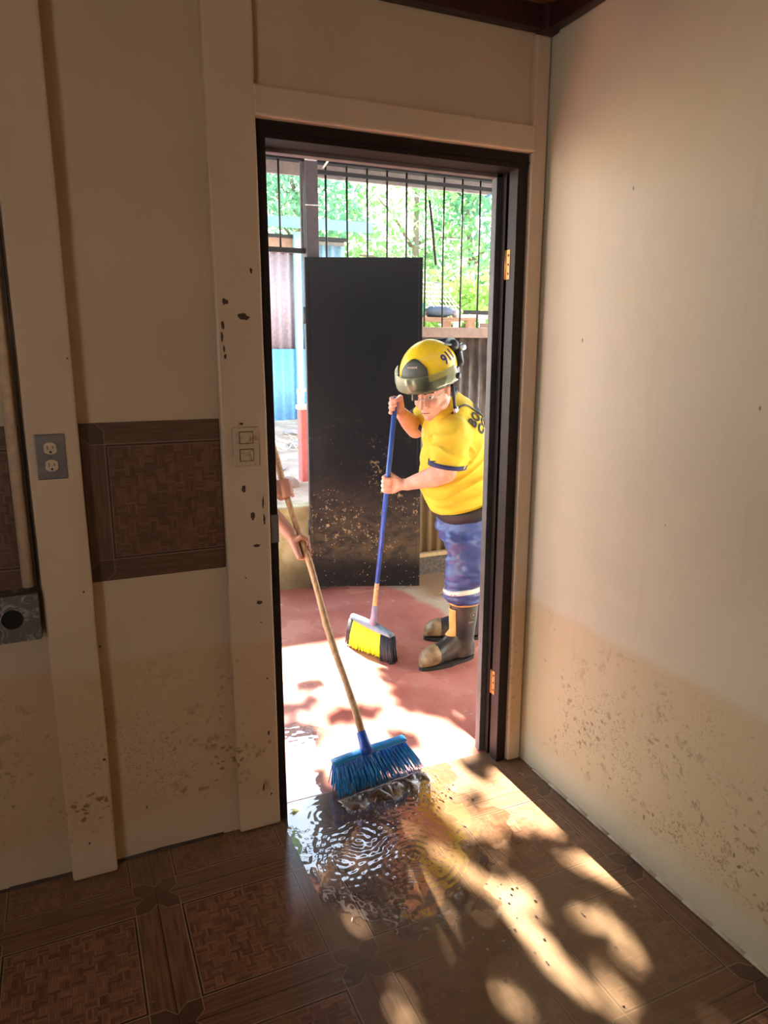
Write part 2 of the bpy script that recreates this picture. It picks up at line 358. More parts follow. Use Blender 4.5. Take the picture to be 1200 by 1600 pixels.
# dark door frame: jambs and head with a stop, outer strips toned paler for the light on them, hinge leaves, strike plate
df = empty('door_1', (DL, 0, 0)); struct(df)
def part(mb, n, mat, root, bevel=0, label=None):
    o = mb.build(n, mat, root, bevel); o.matrix_parent_inverse = Matrix.Translation(-root.location)
    if label: o['label'] = label
    return o
part(MB().box((DL, -.006, 0), (DL+.024, .105, DH)), 'jamb', M_FRAME, df, .002)
part(MB().box((DR-.036, -.004, 0), (DR, .045, DH)), 'jamb', M_FRAME, df, .002)
part(MB().box((DR-.018, .045, 0), (DR, .060, DH)), 'jamb', M_FRAME, df)
part(MB().box((DR-.036, .060, 0), (DR, .085, DH)), 'jamb', M_FRAME, df, .002)
part(MB().box((DR-.056, .085, 0), (DR, .115, DH)), 'outer_strip', M_STEEL, df, .002, 'grey outer door strip, painted lighter for glancing skylight')  # grey set lighter than the frame to paint in grazing skylight
part(MB().box((DL+.02, -.006, 2.028), (DR, .085, DH)), 'head', M_FRAME, df, .002)
part(MB().box((DL+.02, -.010, 2.043), (DR, -.004, 2.049)), 'head', M_FRAME, df)
part(MB().box((DL, .085, 2.018), (DR, .115, DH)), 'outer_strip', plain('outer_head_strip', (.16, .13, .13), .5), df, .002, 'outer head strip, its lit edge painted pale')  # pale tone paints the light on the outer edge of the head
MB_H = plain('worn_brass', (.50, .22, .06), .45, .6)
for z in (1.75, .30):
    h = MB().box((DR-.0375, .024, z-.045), (DR-.0355, .043, z+.045)); h.tube([(DR-.036, .047, z-.045), (DR-.036, .047, z+.045)], .0045, 10)
    ho = part(h, 'hinge_leaf', MB_H, df)
    for k in (-.028, 0, .028): MB().ell((DR-.038, .032, z+k), (.0015, 0, 0), (0, .004, 0), (0, 0, .004), 8, 5).build('screw', M_DARKMETAL, ho)
sp_ = part(MB().box((DL+.002, -.009, .925), (DL+.0255, -.005, 1.01)), 'strike_plate', M_GREYPL, df, .001, 'grey metal strike plate')

# ------------------------------------------------------------------ wall fittings
M_WT = tile_mat('parquet_print_wall_tile', (0, 2), .43, -1.412, .868, False)
M_WT2 = tile_mat('parquet_print_wall_tile_left', (0, 2), .43, -1.85, .868, False)
o = boxo('wall_tile', (-1.412, -.008, .868), (-1.054, .001, 1.296), M_WT, bevel=.001); tag(o, 'brown parquet-print tile set in the wall between the two cream posts', 'tile')
o = boxo('wall_tile', (-1.90, -.008, .868), (-1.552, .001, 1.296), M_WT2, bevel=.001); tag(o, 'brown parquet-print tile left of the outlet post, behind the pipe, cut off by photo edge', 'tile')
pc = at(45, 915, -.07)
pipe = empty('conduit_pipe', (pc.x, -.068, .88)); tag(pipe, 'cream conduit pipe running down the wall into the metal box', 'pipe')
part(MB().tube([(-1.566, -.030, 2.46), (-1.566, -.030, .885)], .0145, 16), 'pipe', plain('cream_pipe_paint', (.60, .45, .31), .4), pipe)
part(MB().tube([(-1.5445, -.040, 2.46), (-1.5435, -.040, 1.6), (-1.5425, -.040, .885)], .0032, 8), 'cable', M_BLACK, pipe, label='thin black cable beside the pipe')
jb = empty('junction_box', (-1.6, -.05, .745)); tag(jb, 'grey metal junction box with round black knockout below the pipe', 'electrical box')
M_GALV = Mt('galvanised_metal', (.28, .27, .28), .35, .7); m = M_GALV; f = m.noise(m.obj(), 28, 5, .7, 1.5)
m.col(m.mix(m.ramp(f, .5, .66), (.17, .15, .14), (.50, .50, .52))); m.rough(m.ramp(f, .4, .7, .5, .3))
part(MB().box((-1.672, -.062, .752), (-1.545, -.001, .876)), 'housing', M_GALV.m, jb, .003)
pl = MB(); n = 32; cx, cz, r = -1.6085, .814, .0255
outer = []
for i in range(n):
    a = 2*math.pi*i/n; ca, sa = math.cos(a), math.sin(a); s_ = .0615/max(abs(ca), abs(sa)); outer.append((cx+ca*s_, -.0695, cz+sa*s_))
inn = [(cx+math.cos(2*math.pi*i/n)*r, -.0695, cz+math.sin(2*math.pi*i/n)*r) for i in range(n)]
inn2 = [(q[0], -.060, q[2]) for q in inn]; out2 = [(q[0], -.062, q[2]) for q in outer]
pl.add(outer+inn+inn2+out2, [(i, (i+1) % n, n+(i+1) % n, n+i) for i in range(n)]+[(n+i, n+(i+1) % n, 2*n+(i+1) % n, 2*n+i) for i in range(n)]+[((i+1) % n, i, 3*n+i, 3*n+(i+1) % n) for i in range(n)])
cv = part(pl, 'cover_plate', M_GALV.m, jb)
part(MB().tube([(cx, -.0645, cz), (cx, -.0605, cz)], r, 24, smooth=False), 'knockout_hole', plain('black_hole', (.004, .004, .004), .9), jb)
for dx, dz in ((-.045, .045), (.045, .045), (-.045, -.045), (.045, -.045)):
    k = MB(); k.ell((cx+dx, -.0695, cz+dz), (.004, 0, 0), (0, .0015, 0), (0, 0, .004), 8, 5); part(k, 'screw', M_GREYPL, jb)

ol = empty('electrical_outlet', (-1.482, -.047, 1.17)); tag(ol, 'grey plate with two cream three-pin sockets on the left post', 'outlet')
part(MB().box((-1.517, -.053, 1.163), (-1.448, -.047, 1.277)), 'cover_plate', M_GREYPL, ol, .0025)
for z in (1.2415, 1.1985):
    s_ = MB(); n = 24
    ring = [(-1.4825+max(-.0145, min(.0145, .0178*math.cos(a))), z+.0172*math.sin(a)*.86) for a in [2*math.pi*i/n for i in range(n)]]
    s_.add([(x, -.0565, z_) for x, z_ in ring]+[(x, -.052, z_) for x, z_ in ring], [tuple(range(n))]+[(i, i+n, (i+1) % n+n, (i+1) % n) for i in range(n)])
    so_ = part(s_, 'socket', M_CREAMPL, ol)
    h = MB().box((-1.4895, -.0572, z-.002), (-1.4878, -.0562, z+.007)); h.box((-1.4772, -.0572, z-.001), (-1.4755, -.0562, z+.006))
    h.tube([(-1.4825, -.0572, z-.009), (-1.4825, -.056, z-.009)], .0028, 10)
    q = h.build('slot', M_BLACK, so_)
part(MB().ell((-1.4825, -.0535, 1.22), (.003, 0, 0), (0, .001, 0), (0, 0, .003), 8, 5), 'screw', M_GREYPL, ol)

sw = empty('light_switch', (-.99, -.026, 1.16)); tag(sw, 'dirty cream double light switch on the post beside the door', 'light switch')
M_SW = Mt('grimy_ivory_switch', (.55, .43, .30), .4); m = M_SW; f = m.noise(m.obj(), 60, 4); m.col(m.mix(m.ramp(f, .5, .72), (.52, .41, .28), (.30, .2, .12)))
a0, a1 = at(362, 668, -.027), at(405, 727, -.027)
part(MB().box((a0.x, -.034, a1.z), (a1.x, -.026, a0.z)), 'cover_plate', M_SW.m, sw, .003)
cxs = (a0.x+a1.x)/2
for dz, tl in ((.026, .0), (-.023, .004)):
    zc = (a0.z+a1.z)/2+dz
    part(MB().box((cxs-.019, -.0345, zc-.0175), (cxs+.021, -.0335, zc+.0175)), 'rocker_gap', M_CHIP, sw)
    part(MB().add([(cxs-.017, -.036-tl*.3, zc-.0155), (cxs+.019, -.036-tl, zc-.0155), (cxs+.019, -.039+tl*.3, zc+.0155), (cxs-.017, -.039, zc+.0155), (cxs-.017, -.033, zc-.0155), (cxs+.019, -.033, zc-.0155), (cxs+.019, -.033, zc+.0155), (cxs-.017, -.033, zc+.0155)],
        [(0, 1, 2, 3), (4, 0, 3, 7), (1, 5, 6, 2), (3, 2, 6, 7), (4, 5, 1, 0)]), 'rocker', M_SW.m, sw, .001)

# ------------------------------------------------------------------ OUTSIDE: veranda enclosure
FY = 2.42
M_POSTM = plain('grey_painted_steel_post', (.06, .05, .06), .5, .2)
M_BAR = plain('thin_black_bar', (.015, .014, .016), .5, .3)
post = MB().box((-.008, FY-.04, zf(FY)), (.072, FY+.04, 2.60)).build('veranda_post', M_POSTM, bevel=.004); tag(post, 'square grey steel post between the open gateway and the barred screen', 'post')
pw = MB().tube([(-.014, FY-.044, 2.34), (.078, FY-.046, 2.343)], .0035, 6).build('wire_tie', plain('pale_wire', (.6, .6, .62), .4), post)
ps = boxo('veranda_post', (-1.02, FY-.04, zf(FY)), (-.94, FY+.04, 2.60), M_POSTM); tag(ps, 'grey steel post on the far left side of the gateway, hidden behind the door jamb', 'post')
grille = empty('window_grille', (.75, FY, 1.72)); tag(grille, 'screen of thin vertical black bars above the corrugated fence', 'grille')
for i in range(16):
    x = .135+.1365*i
    part(MB().tube([(x, FY, 1.64), (x+.002*math.sin(i*3), FY+.004*math.cos(i*2), 2.1), (x, FY, 2.64)], .0062, 6), 'bar', M_BAR, grille)
part(MB().box((.072, FY-.012, 2.528), (2.3, FY+.012, 2.552)), 'rail', M_BAR, grille)
part(MB().box((1.12, FY-.010, 1.732), (2.3, FY+.010, 1.758)), 'rail', M_BAR, grille)
gl = empty('window_grille', (-.45, FY, 2.08)); tag(gl, 'short barred panel over the open gateway at top left', 'grille')
part(MB().box((-.94, FY-.012, 2.068), (-.008, FY+.012, 2.096)), 'rail', M_BAR, gl)
for i in range(6):
    x = -.160-.1365*i
    part(MB().tube([(x, FY, 2.08), (x, FY+.002, 2.64)], .0062, 6), 'bar', M_BAR, gl)
part(MB().box((-.030, FY-.008, 2.09), (-.014, FY+.008, 2.6)), 'end_bar', M_STEEL, gl)

def corrugated(name, x0, x1, z0, z1, y, pitch, amp, mat, parent=None, th=.0015):
    n = int((x1-x0)/pitch*10); v = []; f = []
    for i in range(n+1):
        x = x0+(x1-x0)*i/n; yy = y+amp*math.cos(2*math.pi*(x-x0)/pitch)
        for dy in (-th, th):
            v += [(x, yy+dy, z0), (x, yy+dy, z1)]
    for i in range(n):
        a = i*4; b = a+4; f += [(a, b, b+1, a+1), (a+2, a+3, b+3, b+2), (a+1, b+1, b+3, a+3), (a, a+2, b+2, b)]
    f += [(0, 1, 3, 2), (n*4, n*4+2, n*4+3, n*4+1)]
    o = MB().add(v, f, True).build(name, mat, parent); return o
M_RUST = Mt('brown_corrugated_sheet', (.12, .09, .075), .4, .35); m = M_RUST; f = m.noise(m.scale(m.coord(), (3, 3, 1)), 6, 5, .6); z = m.xyz(m.coord())[2]
c = m.mix(m.ramp(f, .35, .7), (.085, .065, .06), (.22, .18, .15)); c = m.mix(m.math('MULTIPLY', m.ramp(z, .15, .7, 1, 0), .9), c, (.30, .20, .10)); m.col(c)
fence = empty('corrugated_fence', (1.2, FY, 0)); tag(fence, 'brown corrugated metal fence with a wooden top rail behind the worker', 'fence')
o = corrugated('sheet', .08, 2.6, .03, 1.60, FY+.02, .076, .011, M_RUST.m, fence); o.matrix_parent_inverse = Matrix.Translation(-fence.location)
M_RAIL = plain('weathered_pink_brown_wood', (.26, .18, .15), .7, bump=.3)
part(MB().box((.075, FY-.035, 1.575), (2.6, FY+.02, 1.642)), 'top_rail', M_RAIL, fence, .003)
part(MB().box((.075, FY-.03, .045), (2.6, FY+.01, .072)), 'bottom_rail', plain('muddy_wood', (.36, .25, .13), .7), fence)
part(MB().box((.075, FY-.02, -.09), (2.6, FY+.03, .045)), 'sill', plain('dark_muddy_sill', (.06, .045, .035), .7, var=.5, sc=40), fence)

# the open gate leaf: black sheet metal, mud splashed on its lower half
G0 = V(-.022, FY-.035, 0); g1 = V(.646, 2.111, 0); gd = (g1-V(-.016, 2.392, 0)).normalized(); gn = gd.cross(V(0, 0, 1)); GW = .722
M_GATE = Mt('black_gate_enamel', (.02, .022, .025), .34, 0, .25); m = M_GATE; p = m.coord(); z = m.xyz(p)[2]
n1 = m.noise(m.scale(p, (1, 1, 1)), 4, 4); n2 = m.noise(p, 26, 5, .72); n3 = m.vor(p, 42); n4 = m.noise(m.scale(p, (1, 1, 1.6)), 9, 5, .6, 1.2)
lowf = m.ramp(z, .25, 1.15, 1, 0); film = m.math('MULTIPLY', m.ramp(z, .12, .75, 1, 0), m.ramp(z, .06, .22, .1, 1))
c = m.mix(m.math('MULTIPLY', film, m.ramp(n4, .3, .65, .15, .8)), (.005, .007, .010), (.10, .062, .032))
k = m.math('MULTIPLY', m.math('MULTIPLY', m.ramp(n2, .575, .65), m.ramp(n1, .42, .58)), m.math('MULTIPLY', lowf, m.ramp(z, .16, .3)))
dots = m.math('MULTIPLY', m.math('MULTIPLY', m.ramp(n3, .10, .17, 1, 0), m.ramp(n1, .40, .55)), m.ramp(z, .2, 1.3, 1, 0))
c = m.mix(m.math('MULTIPLY', m.math('MAXIMUM', k, dots), .85), c, (.42, .29, .15)); m.col(c)
m.rough(m.math('ADD', .28, m.math('MULTIPLY', m.math('MAXIMUM', film, k), .5))); m.bump(m.noise(p, 7, 2), .25, .01)
gate = empty('gate', tuple(G0)); tag(gate, 'black sheet metal gate leaf standing open, muddy lower half', 'gate')
def gbox(u0, u1, d0, d1, z0, z1, n, mat, bevel=0, root=gate, lab=None):
    c = G0+gd*((u0+u1)/2)+gn*((d0+d1)/2)+V(0, 0, (z0+z1)/2)
    return part(MB().obox(c, gd*((u1-u0)/2), gn*((d1-d0)/2), V(0, 0, (z1-z0)/2)), n, mat, root, bevel, lab)
ZG = -.055
gbox(.01, GW-.01, -.012, .006, ZG+.01, 2.035, 'sheet', M_GATE.m)
M_GF = M_GATE.m
gbox(0, .022, -.02, .010, ZG, 2.042, 'frame_bar', M_GF, .002); gbox(GW-.024, GW, -.02, .010, ZG, 2.042, 'frame_bar', M_GF, .002)
gbox(.02, GW-.02, -.02, .008, 2.018, 2.042, 'frame_bar', M_GF, .002); gbox(.02, GW-.02, -.02, .012, ZG, ZG+.028, 'frame_bar', M_GF, .002)
for z in (.35, 1.7):
    c = G0-gd*.004+V(0, 0, z); part(MB().tube([c-V(0, 0, .05), c+V(0, 0, .05)], .011, 10), 'hinge', M_DARKMETAL, gate)

# roof over the patio
M_BEAM = plain('dark_roof_beam', (.012, .011, .013), .6, spec=.2); M_PALEB = plain('whitish_beam', (.42, .42, .43), .5)
roof = empty('veranda_roof', (-.1, 1.5, 2.7)); tag(roof, 'dark underside of the veranda roof with beams at the top of the doorway', 'roof')
M_ROOFU = Mt('zinc_roof_sheet', (.05, .05, .055), .5, .4)
part(MB().add([(-3.4, .10, 2.86), (2.8, .10, 2.86), (2.8, 2.80, 2.70), (-3.4, 2.80, 2.70), (-3.4, .10, 2.88), (2.8, .10, 2.88), (2.8, 2.80, 2.72), (-3.4, 2.80, 2.72)],
    [(3, 2, 1, 0), (4, 5, 6, 7), (0, 1, 5, 4), (1, 2, 6, 5), (2, 3, 7, 6), (3, 0, 4, 7)]), 'roof_sheet', M_ROOFU.m, roof)
part(MB().box((-3.2, FY-.03, 2.640), (2.7, FY+.03, 2.72)), 'beam', M_BEAM, roof)
part(MB().box((-3.2, FY-.03, 2.588), (2.7, FY+.03, 2.626)), 'beam', M_BEAM, roof)
part(MB().box((-3.2, FY-.025, 2.626), (2.7, FY+.02, 2.640)), 'batten', plain('galvanised_strip', (.30, .31, .33), .4, .3), roof)
part(MB().box((-3.2, FY-.44, 2.73), (2.7, FY-.34, 2.741)), 'batten', plain('galvanised_batten', (.25, .26, .28), .4, .5), roof)
part(MB().box((-3.2, 1.2, 2.72), (2.7, 1.27, 2.78)), 'beam', M_BEAM, roof)
part(MB().box((-3.2, 2.74, 2.585), (2.7, 2.765, 2.69)), 'fascia', plain('pinkish_fascia_board', (.30, .26, .27), .6), roof)
part(MB().box((-.008, .115, 2.588), (.062, FY-.03, 2.70)), 'rafter', M_PALEB, roof, .003, 'whitish rafter from the post to the house')
part(MB().tube([at(505, 262, 2.30), at(524, 235, 1.9)], .006, 8), 'conduit', plain('white_conduit', (.7, .7, .68), .4), roof)
rope = MB().tube([(1.26, FY-.01, 2.49), (1.34, FY-.03, 2.53), (1.40, FY-.03, 2.60), (1.42, FY-.03, 2.68)], .008, 8).build('rope', plain('blue_rope', (.15, .35, .62), .6)); tag(rope, 'blue rope tied to the bars at the top right corner of the doorway', 'rope')
sk = MB().tube([at(671, 313, FY+.04), at(676, 360, FY+.045), at(681, 414, FY+.05)], [.006, .010, .008], 8).build('stick', M_BLACK); tag(sk, 'thin black stick hanging slanted against the barred screen', 'stick')

# retaining wall and muddy yard behind the gateway
M_YW = Mt('yellow_block_wall', (.42, .34, .16), .8); m = M_YW; p = m.coord(); z = m.xyz(p)[2]; f = m.noise(p, 7, 5, .6)
c = m.mix(m.ramp(f, .35, .65), (.34, .27, .11), (.52, .44, .25)); c = m.mix(m.ramp(z, -.05, .2, .8, 0), c, (.09, .06, .04)); m.col(c); m.bump(f, .3, .01)  # block tone varies by noise and gets darker towards the base
rw = boxo('trim_9', (-3.4, FY+.06, -.2), (.07, FY+.2, .475), M_YW.m, bevel=.012); struct(rw)
M_GND = Mt('dry_muddy_yard', (.5, .38, .26), .9); m = M_GND; p = m.coord(); f = m.noise(p, 2.5, 6, .65)
m.col(m.mix(m.ramp(f, .35, .65), (.34, .23, .15), (.58, .46, .34))); m.bump(m.noise(p, 12, 5, .7), .6, .04)
def ground_z(x, y):
    return .455+(min(max(y-2.6, 0), 5)*.045)+.05*noise.noise(V(x*1.3, y*1.3, 0))*min(1, max(0, y-2.6))+.02*noise.noise(V(x*6, y*6, 3))
gv = []; gf = []; NX, NY = 110, 90
for j in range(NY+1):
    y = FY+.18+(j/NY)**2*40
    for i in range(NX+1):
        x = -30+60*i/NX if j > 70 else -8+18*i/NX
        x = (-8-j*.4)+(18+j*.9)*i/NX; gv.append((x, y, ground_z(x, y)))
gf = [(j*(NX+1)+i, j*(NX+1)+i+1, (j+1)*(NX+1)+i+1, (j+1)*(NX+1)+i) for j in range(NY) for i in range(NX)]
g = MB().add(gv, gf, True).build('ground', M_GND.m); struct(g)
# rubble: every clod and plank in the strip of yard one can see
M_CLOD = plain('mud_clod', (.33, .23, .18), .9, var=.3); M_CLOD2 = plain('greyish_mud_clod', (.36, .31, .29), .9, var=.3)
cl0 = None
for i in range(46):
    y = 2.75+random.random()*3.4; x = -.75+(y-2.4)*.33+random.uniform(-.35, .55)*(1+(y-2.4)*.25); r = random.uniform(.03, .10)
    if i < 4:
        b = MB(); b.ell((0, 0, 0), (1, 0, 0), (0, 1, 0), (0, 0, .6), 12, 8); b.v = [tuple(Vector(q)*(1+.5*noise.noise(Vector(q)*1.7+V(i*9, 0, 0)))) for q in b.v]
        o = b.build('mud_clod', (M_CLOD, M_CLOD2)[i % 2]); cl = (cl0 or [])+[o]; cl0 = cl
    else: o = cl0[i % 4].copy(); COL.objects.link(o)
    o.location = (x, y, ground_z(x, y)+r*.2); o.scale = (r*random.uniform(.8, 1.8), r, r*random.uniform(.6, 1)); o.rotation_euler = (0, 0, random.random()*6)
    tag(o, 'lump of dried mud lying in the sunlit yard beyond the gateway', 'mud clod', 'mud clods in the yard')
pc = V(.285, 3.4, 0)
rp = empty('red_post', (pc.x, pc.y, .47)); tag(rp, 'red painted post with a white top standing in the yard beside the gate edge', 'post')
part(MB().box((pc.x-.055, pc.y-.05, .42), (pc.x+.055, pc.y+.05, 1.04)), 'post', plain('faded_red_paint', (.60, .16, .15), .6), rp, .01)
part(MB().box((pc.x-.065, pc.y-.06, 1.04), (pc.x+.065, pc.y+.06, 1.08)), 'cap', plain('white_paint', (.7, .68, .65), .6), rp, .01)
part(MB().tube([(pc.x-.05, pc.y, 1.07), (pc.x-.055, pc.y, 1.2)], .013, 8).tube([(pc.x-.05, pc.y, 1.19), (pc.x+.1, pc.y, 1.185)], .012, 8), 'bracket', plain('white_paint_b', (.7, .68, .65), .6), rp)
tw = MB()
for i in range(26):
    a = random.uniform(-.2, 3.3); l = random.uniform(.12, .38); s_ = V(.62+random.uniform(-.3, .3), 5.0+random.uniform(-.3, .3), ground_z(.6, 5)+.02)
    mid = s_+V(math.cos(a)*l*.5, random.uniform(-.1, .1), .05+.06*random.random()); tw.tube([s_, mid, s_+V(math.cos(a)*l, 0, .02+.12*random.random())], [.006, .005, .002], 5)
o = tw.build('straw_heap', plain('pale_straw', (.72, .66, .45), .8)); tag(o, 'heap of pale straw stalks at the foot of the blue corrugated shed', 'straw', kind='stuff')

# neighbour's shed
SY = 6.9
shed = empty('shed', (1.0, SY, .65)); tag(shed, 'small corrugated shed with pale blue roof edge, pink upper and blue lower walls', 'shed')
def cor(n, x0, x1, z0, z1, y, mat, lab=None, pitch=.12, amp=.02):
    o = corrugated(n, x0, x1, z0, z1, y, pitch, amp, mat, shed); o.matrix_parent_inverse = Matrix.Translation(-shed.location)
    if lab: o['label'] = lab
cor('wall_sheet', -1.6, 1.38, 1.50, 2.66, SY, plain('faded_pink_sheet', (.44, .34, .38), .6), 'faded pink corrugated wall sheet')
cor('wall_sheet', -1.6, 1.98, .5, 1.52, SY-.05, plain('light_blue_sheet', (.18, .42, .72), .5), 'light blue corrugated lower wall sheet')
cor('wall_sheet', 1.38, 1.98, 1.50, 2.78, SY+.02, plain('pale_blue_sheet', (.28, .42, .52), .5), 'pale blue corrugated end sheet')
part(MB().box((1.28, SY-.10, .5), (1.36, SY-.03, 2.9)), 'corner_strip', plain('pale_cyan_strip', (.35, .62, .7), .5), shed)
part(MB().box((-1.6, SY-.02, 2.66), (1.4, SY+.06, 2.84)), 'board', plain('orange_board', (.40, .23, .16), .7), shed)
part(MB().box((-1.6, SY-.04, 2.83), (2.0, SY+.05, 2.87)), 'gap', M_BLACK, shed)  # solid black bar paints the shade in the opening under the roof
part(MB().add([(-1.9, SY-.35, 2.90), (2.2, SY-.35, 2.90), (2.35, SY+1.9, 3.28), (-1.9, SY+1.9, 3.28), (-1.9, SY-.35, 3.02), (2.2, SY-.35, 3.02), (2.35, SY+1.9, 3.36), (-1.9, SY+1.9, 3.36)],
    [(3, 2, 1, 0), (4, 5, 6, 7), (0, 1, 5, 4), (1, 2, 6, 5), (2, 3, 7, 6), (3, 0, 4, 7)]), 'roof', plain('pale_blue_roof', (.14, .33, .42), .5), shed)
part(MB().box((-1.6, SY+.05, .5), (1.98, SY+1.8, 2.85)), 'interior_wall', plain('shed_back', (.3, .28, .26), .8), shed)
hs = empty('outbuilding', (5.4, 9.2, .6)); tag(hs, 'white sheet roof sloping down beyond the fence at far right', 'building')
part(MB().add([(4.9, 8.6, 1.95), (8.0, 8.6, 2.95), (8.0, 11, 2.95), (4.9, 11, 1.95), (4.9, 8.6, 2.02), (8.0, 8.6, 3.02), (8.0, 11, 3.02), (4.9, 11, 2.02)],
    [(3, 2, 1, 0), (4, 5, 6, 7), (0, 1, 5, 4), (1, 2, 6, 5), (2, 3, 7, 6), (3, 0, 4, 7)]), 'roof', plain('white_roof', (.75, .76, .76), .5), hs)
part(MB().add([(5.1, 8.9, .5), (7.8, 8.9, .5), (7.8, 8.9, 2.88), (5.1, 8.9, 2.0), (5.1, 10.7, .5), (7.8, 10.7, .5), (7.8, 10.7, 2.88), (5.1, 10.7, 2.0)],
    [(0, 1, 2, 3), (5, 4, 7, 6), (4, 0, 3, 7), (1, 5, 6, 2), (3, 2, 6, 7)]), 'wall', plain('white_wall', (.6, .6, .58), .6), hs)

# things standing on the wash table behind the fence
TY = 2.95; tz = 1.725
tb = empty('work_table', (1.3, TY, .5)); tag(tb, 'rough plank table behind the fence carrying a wire rack and tubs', 'table')
M_PLK = plain('rough_plank', (.45, .30, .20), .8)
part(MB().box((.80, TY-.22, tz-.014), (1.42, TY+.22, tz)), 'tabletop', M_PLK, tb)
for x in (.84, 1.38):
    for y in (TY-.18, TY+.18): part(MB().box((x-.025, y-.025, .45), (x+.025, y+.025, tz-.014)), 'leg', M_PLK, tb)
M_WIRE = plain('dull_grey_wire', (.55, .52, .50), .4, .6)
wr = MB(); A, B, C_, D = V(1.02, TY+.05, 1.99), V(1.16, TY-.12, 1.97), V(1.40, TY-.12, 1.72), V(1.26, TY+.08, 1.72)
for i in range(9):
    t = i/8; wr.tube([A.lerp(B, t), D.lerp(C_, t)], .004, 5)
for i in range(9):
    t = i/8; a_, b_ = A.lerp(D, t), B.lerp(C_, t); wr.tube([a_, b_], .004, 5)
for s_, e_ in ((A, V(.92, TY+.05, 1.72)), (B, V(1.0, TY-.15, 1.72)), (A, V(.86, TY+.05, 1.90)), (V(.92, TY+.05, 1.72), D), (V(1., TY-.15, 1.72), C_), (A, B), (C_, D)): wr.tube([s_, e_], .006, 6)
o = wr.build('wire_rack', M_WIRE); tag(o, 'bent grey wire rack leaning over the plank table behind the bars', 'rack')
def tub(n, c, r, h, mat, lab, cat):
    c = V(*c); b = MB(); b.tube([c, c+V(0, 0, h*.15), c+V(0, 0, h), c+V(0, 0, h), c+V(0, 0, h*.2)], [r*.75, r*.8, r, r*.92, r*.72], 20); o = b.build(n, mat); tag(o, lab, cat)
tub('plastic_tub', (.97, TY-.1, tz), .075, .10, plain('green_plastic', (.02, .42, .20), .4), 'small green plastic tub on the plank table beside the gate top', 'tub')
b = MB().ell((1.14, TY-.12, tz+.045), (.12, 0, 0), (0, .1, 0), (0, 0, .045), 16, 8); b.v = [(x, y, max(z, tz)+.01*noise.noise(V(x*20, y*20, z*20))) for x, y, z in b.v]
o = b.build('folded_cloth', plain('slate_blue_cloth', (.16, .22, .32), .9)); tag(o, 'slate blue folded cloth on the plank table under the wire rack', 'cloth')
o = MB().sph((1.27, TY-.14, tz+.035), .035).build('ball', plain('white_ball', (.7, .7, .7), .4)); tag(o, 'white ball resting on the plank table beside the wire rack', 'ball')
b = MB(); b.tube([V(.90, TY+.12, tz), V(1.0, TY+.12, 1.83), V(1.10, TY+.12, 1.90)], .014, 8).tube([V(1.16, TY+.12, tz), V(1.08, TY+.12, 1.88)], .012, 8)
o = b.build('toy_frame', plain('faded_red_plastic', (.6, .18, .16), .5)); tag(o, 'faded red plastic frame behind the wire rack', 'toy frame')
fr = empty('metal_frame_table', (1.7, TY+.1, .5)); tag(fr, 'white metal frame table at the right end behind the bars', 'table')
M_WF = plain('white_enamel', (.62, .66, .72), .4)
part(MB().box((1.50, TY-.14, 1.745), (2.2, TY+.3, 1.765)), 'tabletop', M_WF, fr, .004)
for x in (1.52, 2.18):
    for y in (TY-.12, TY+.28): part(MB().box((x-.018, y-.018, .5), (x+.018, y+.018, 1.75)), 'leg', M_WF, fr)
part(MB().box((1.50, TY-.14, 1.66), (2.2, TY-.12, 1.69)), 'stretcher', M_RAIL, fr)

# ------------------------------------------------------------------ trees
def leaf_mat(name, col, tr):
    m = Mt(name, col, .5); f = m.noise(m.coord(), 3.0, 3)
    cc = m.mix(m.ramp(f, .3, .7), tuple(c*.8 for c in col), tuple(min(1, c*1.3) for c in col)); m.col(cc)
    t = m.n('ShaderNodeBsdfTranslucent'); t.inputs[0].default_value = (*tr, 1); mx = m.n('ShaderNodeMixShader'); mx.inputs[0].default_value = .5
    m.t.links.new(m.b.outputs[0], mx.inputs[1]); m.t.links.new(t.outputs[0], mx.inputs[2]); m.t.links.new(mx.outputs[0], m.out.inputs[0]); return m.m
LEAFS = [leaf_mat('mid_green_leaf', (.11, .24, .08), (.34, .58, .24)), leaf_mat('blue_green_leaf', (.09, .22, .13), (.26, .52, .35)), leaf_mat('bright_green_leaf', (.17, .29, .06), (.55, .75, .2))]
M_BARK = plain('grey_brown_bark', (.20, .15, .11), .9)
def leaves_mesh(name, cen, size, mat, parent):
    """cen (n,3) leaf centres; each leaf a slightly folded diamond"""
    n = len(cen); d = rng.normal(size=(n, 3)); d /= np.linalg.norm(d, axis=1)[:, None]; e_ = rng.normal(size=(n, 3)); e_ -= (e_*d).sum(1)[:, None]*d; e_ /= np.linalg.norm(e_, axis=1)[:, None]
    s_ = size*rng.uniform(.6, 1.4, n)[:, None]; nn = np.cross(d, e_)
    v = np.stack([cen-d*s_, cen+e_*s_*.45+nn*s_*.12, cen+d*s_, cen-e_*s_*.45+nn*s_*.12], 1).reshape(-1, 3)
    me = bpy.data.meshes.new(name); idx = np.arange(4*n).reshape(n, 4)
    f = np.concatenate([idx[:, [0, 1, 2]], idx[:, [0, 2, 3]]])
    me.from_pydata(v.tolist(), [], f.tolist()); me.update(); return link(name, me, mat, parent)
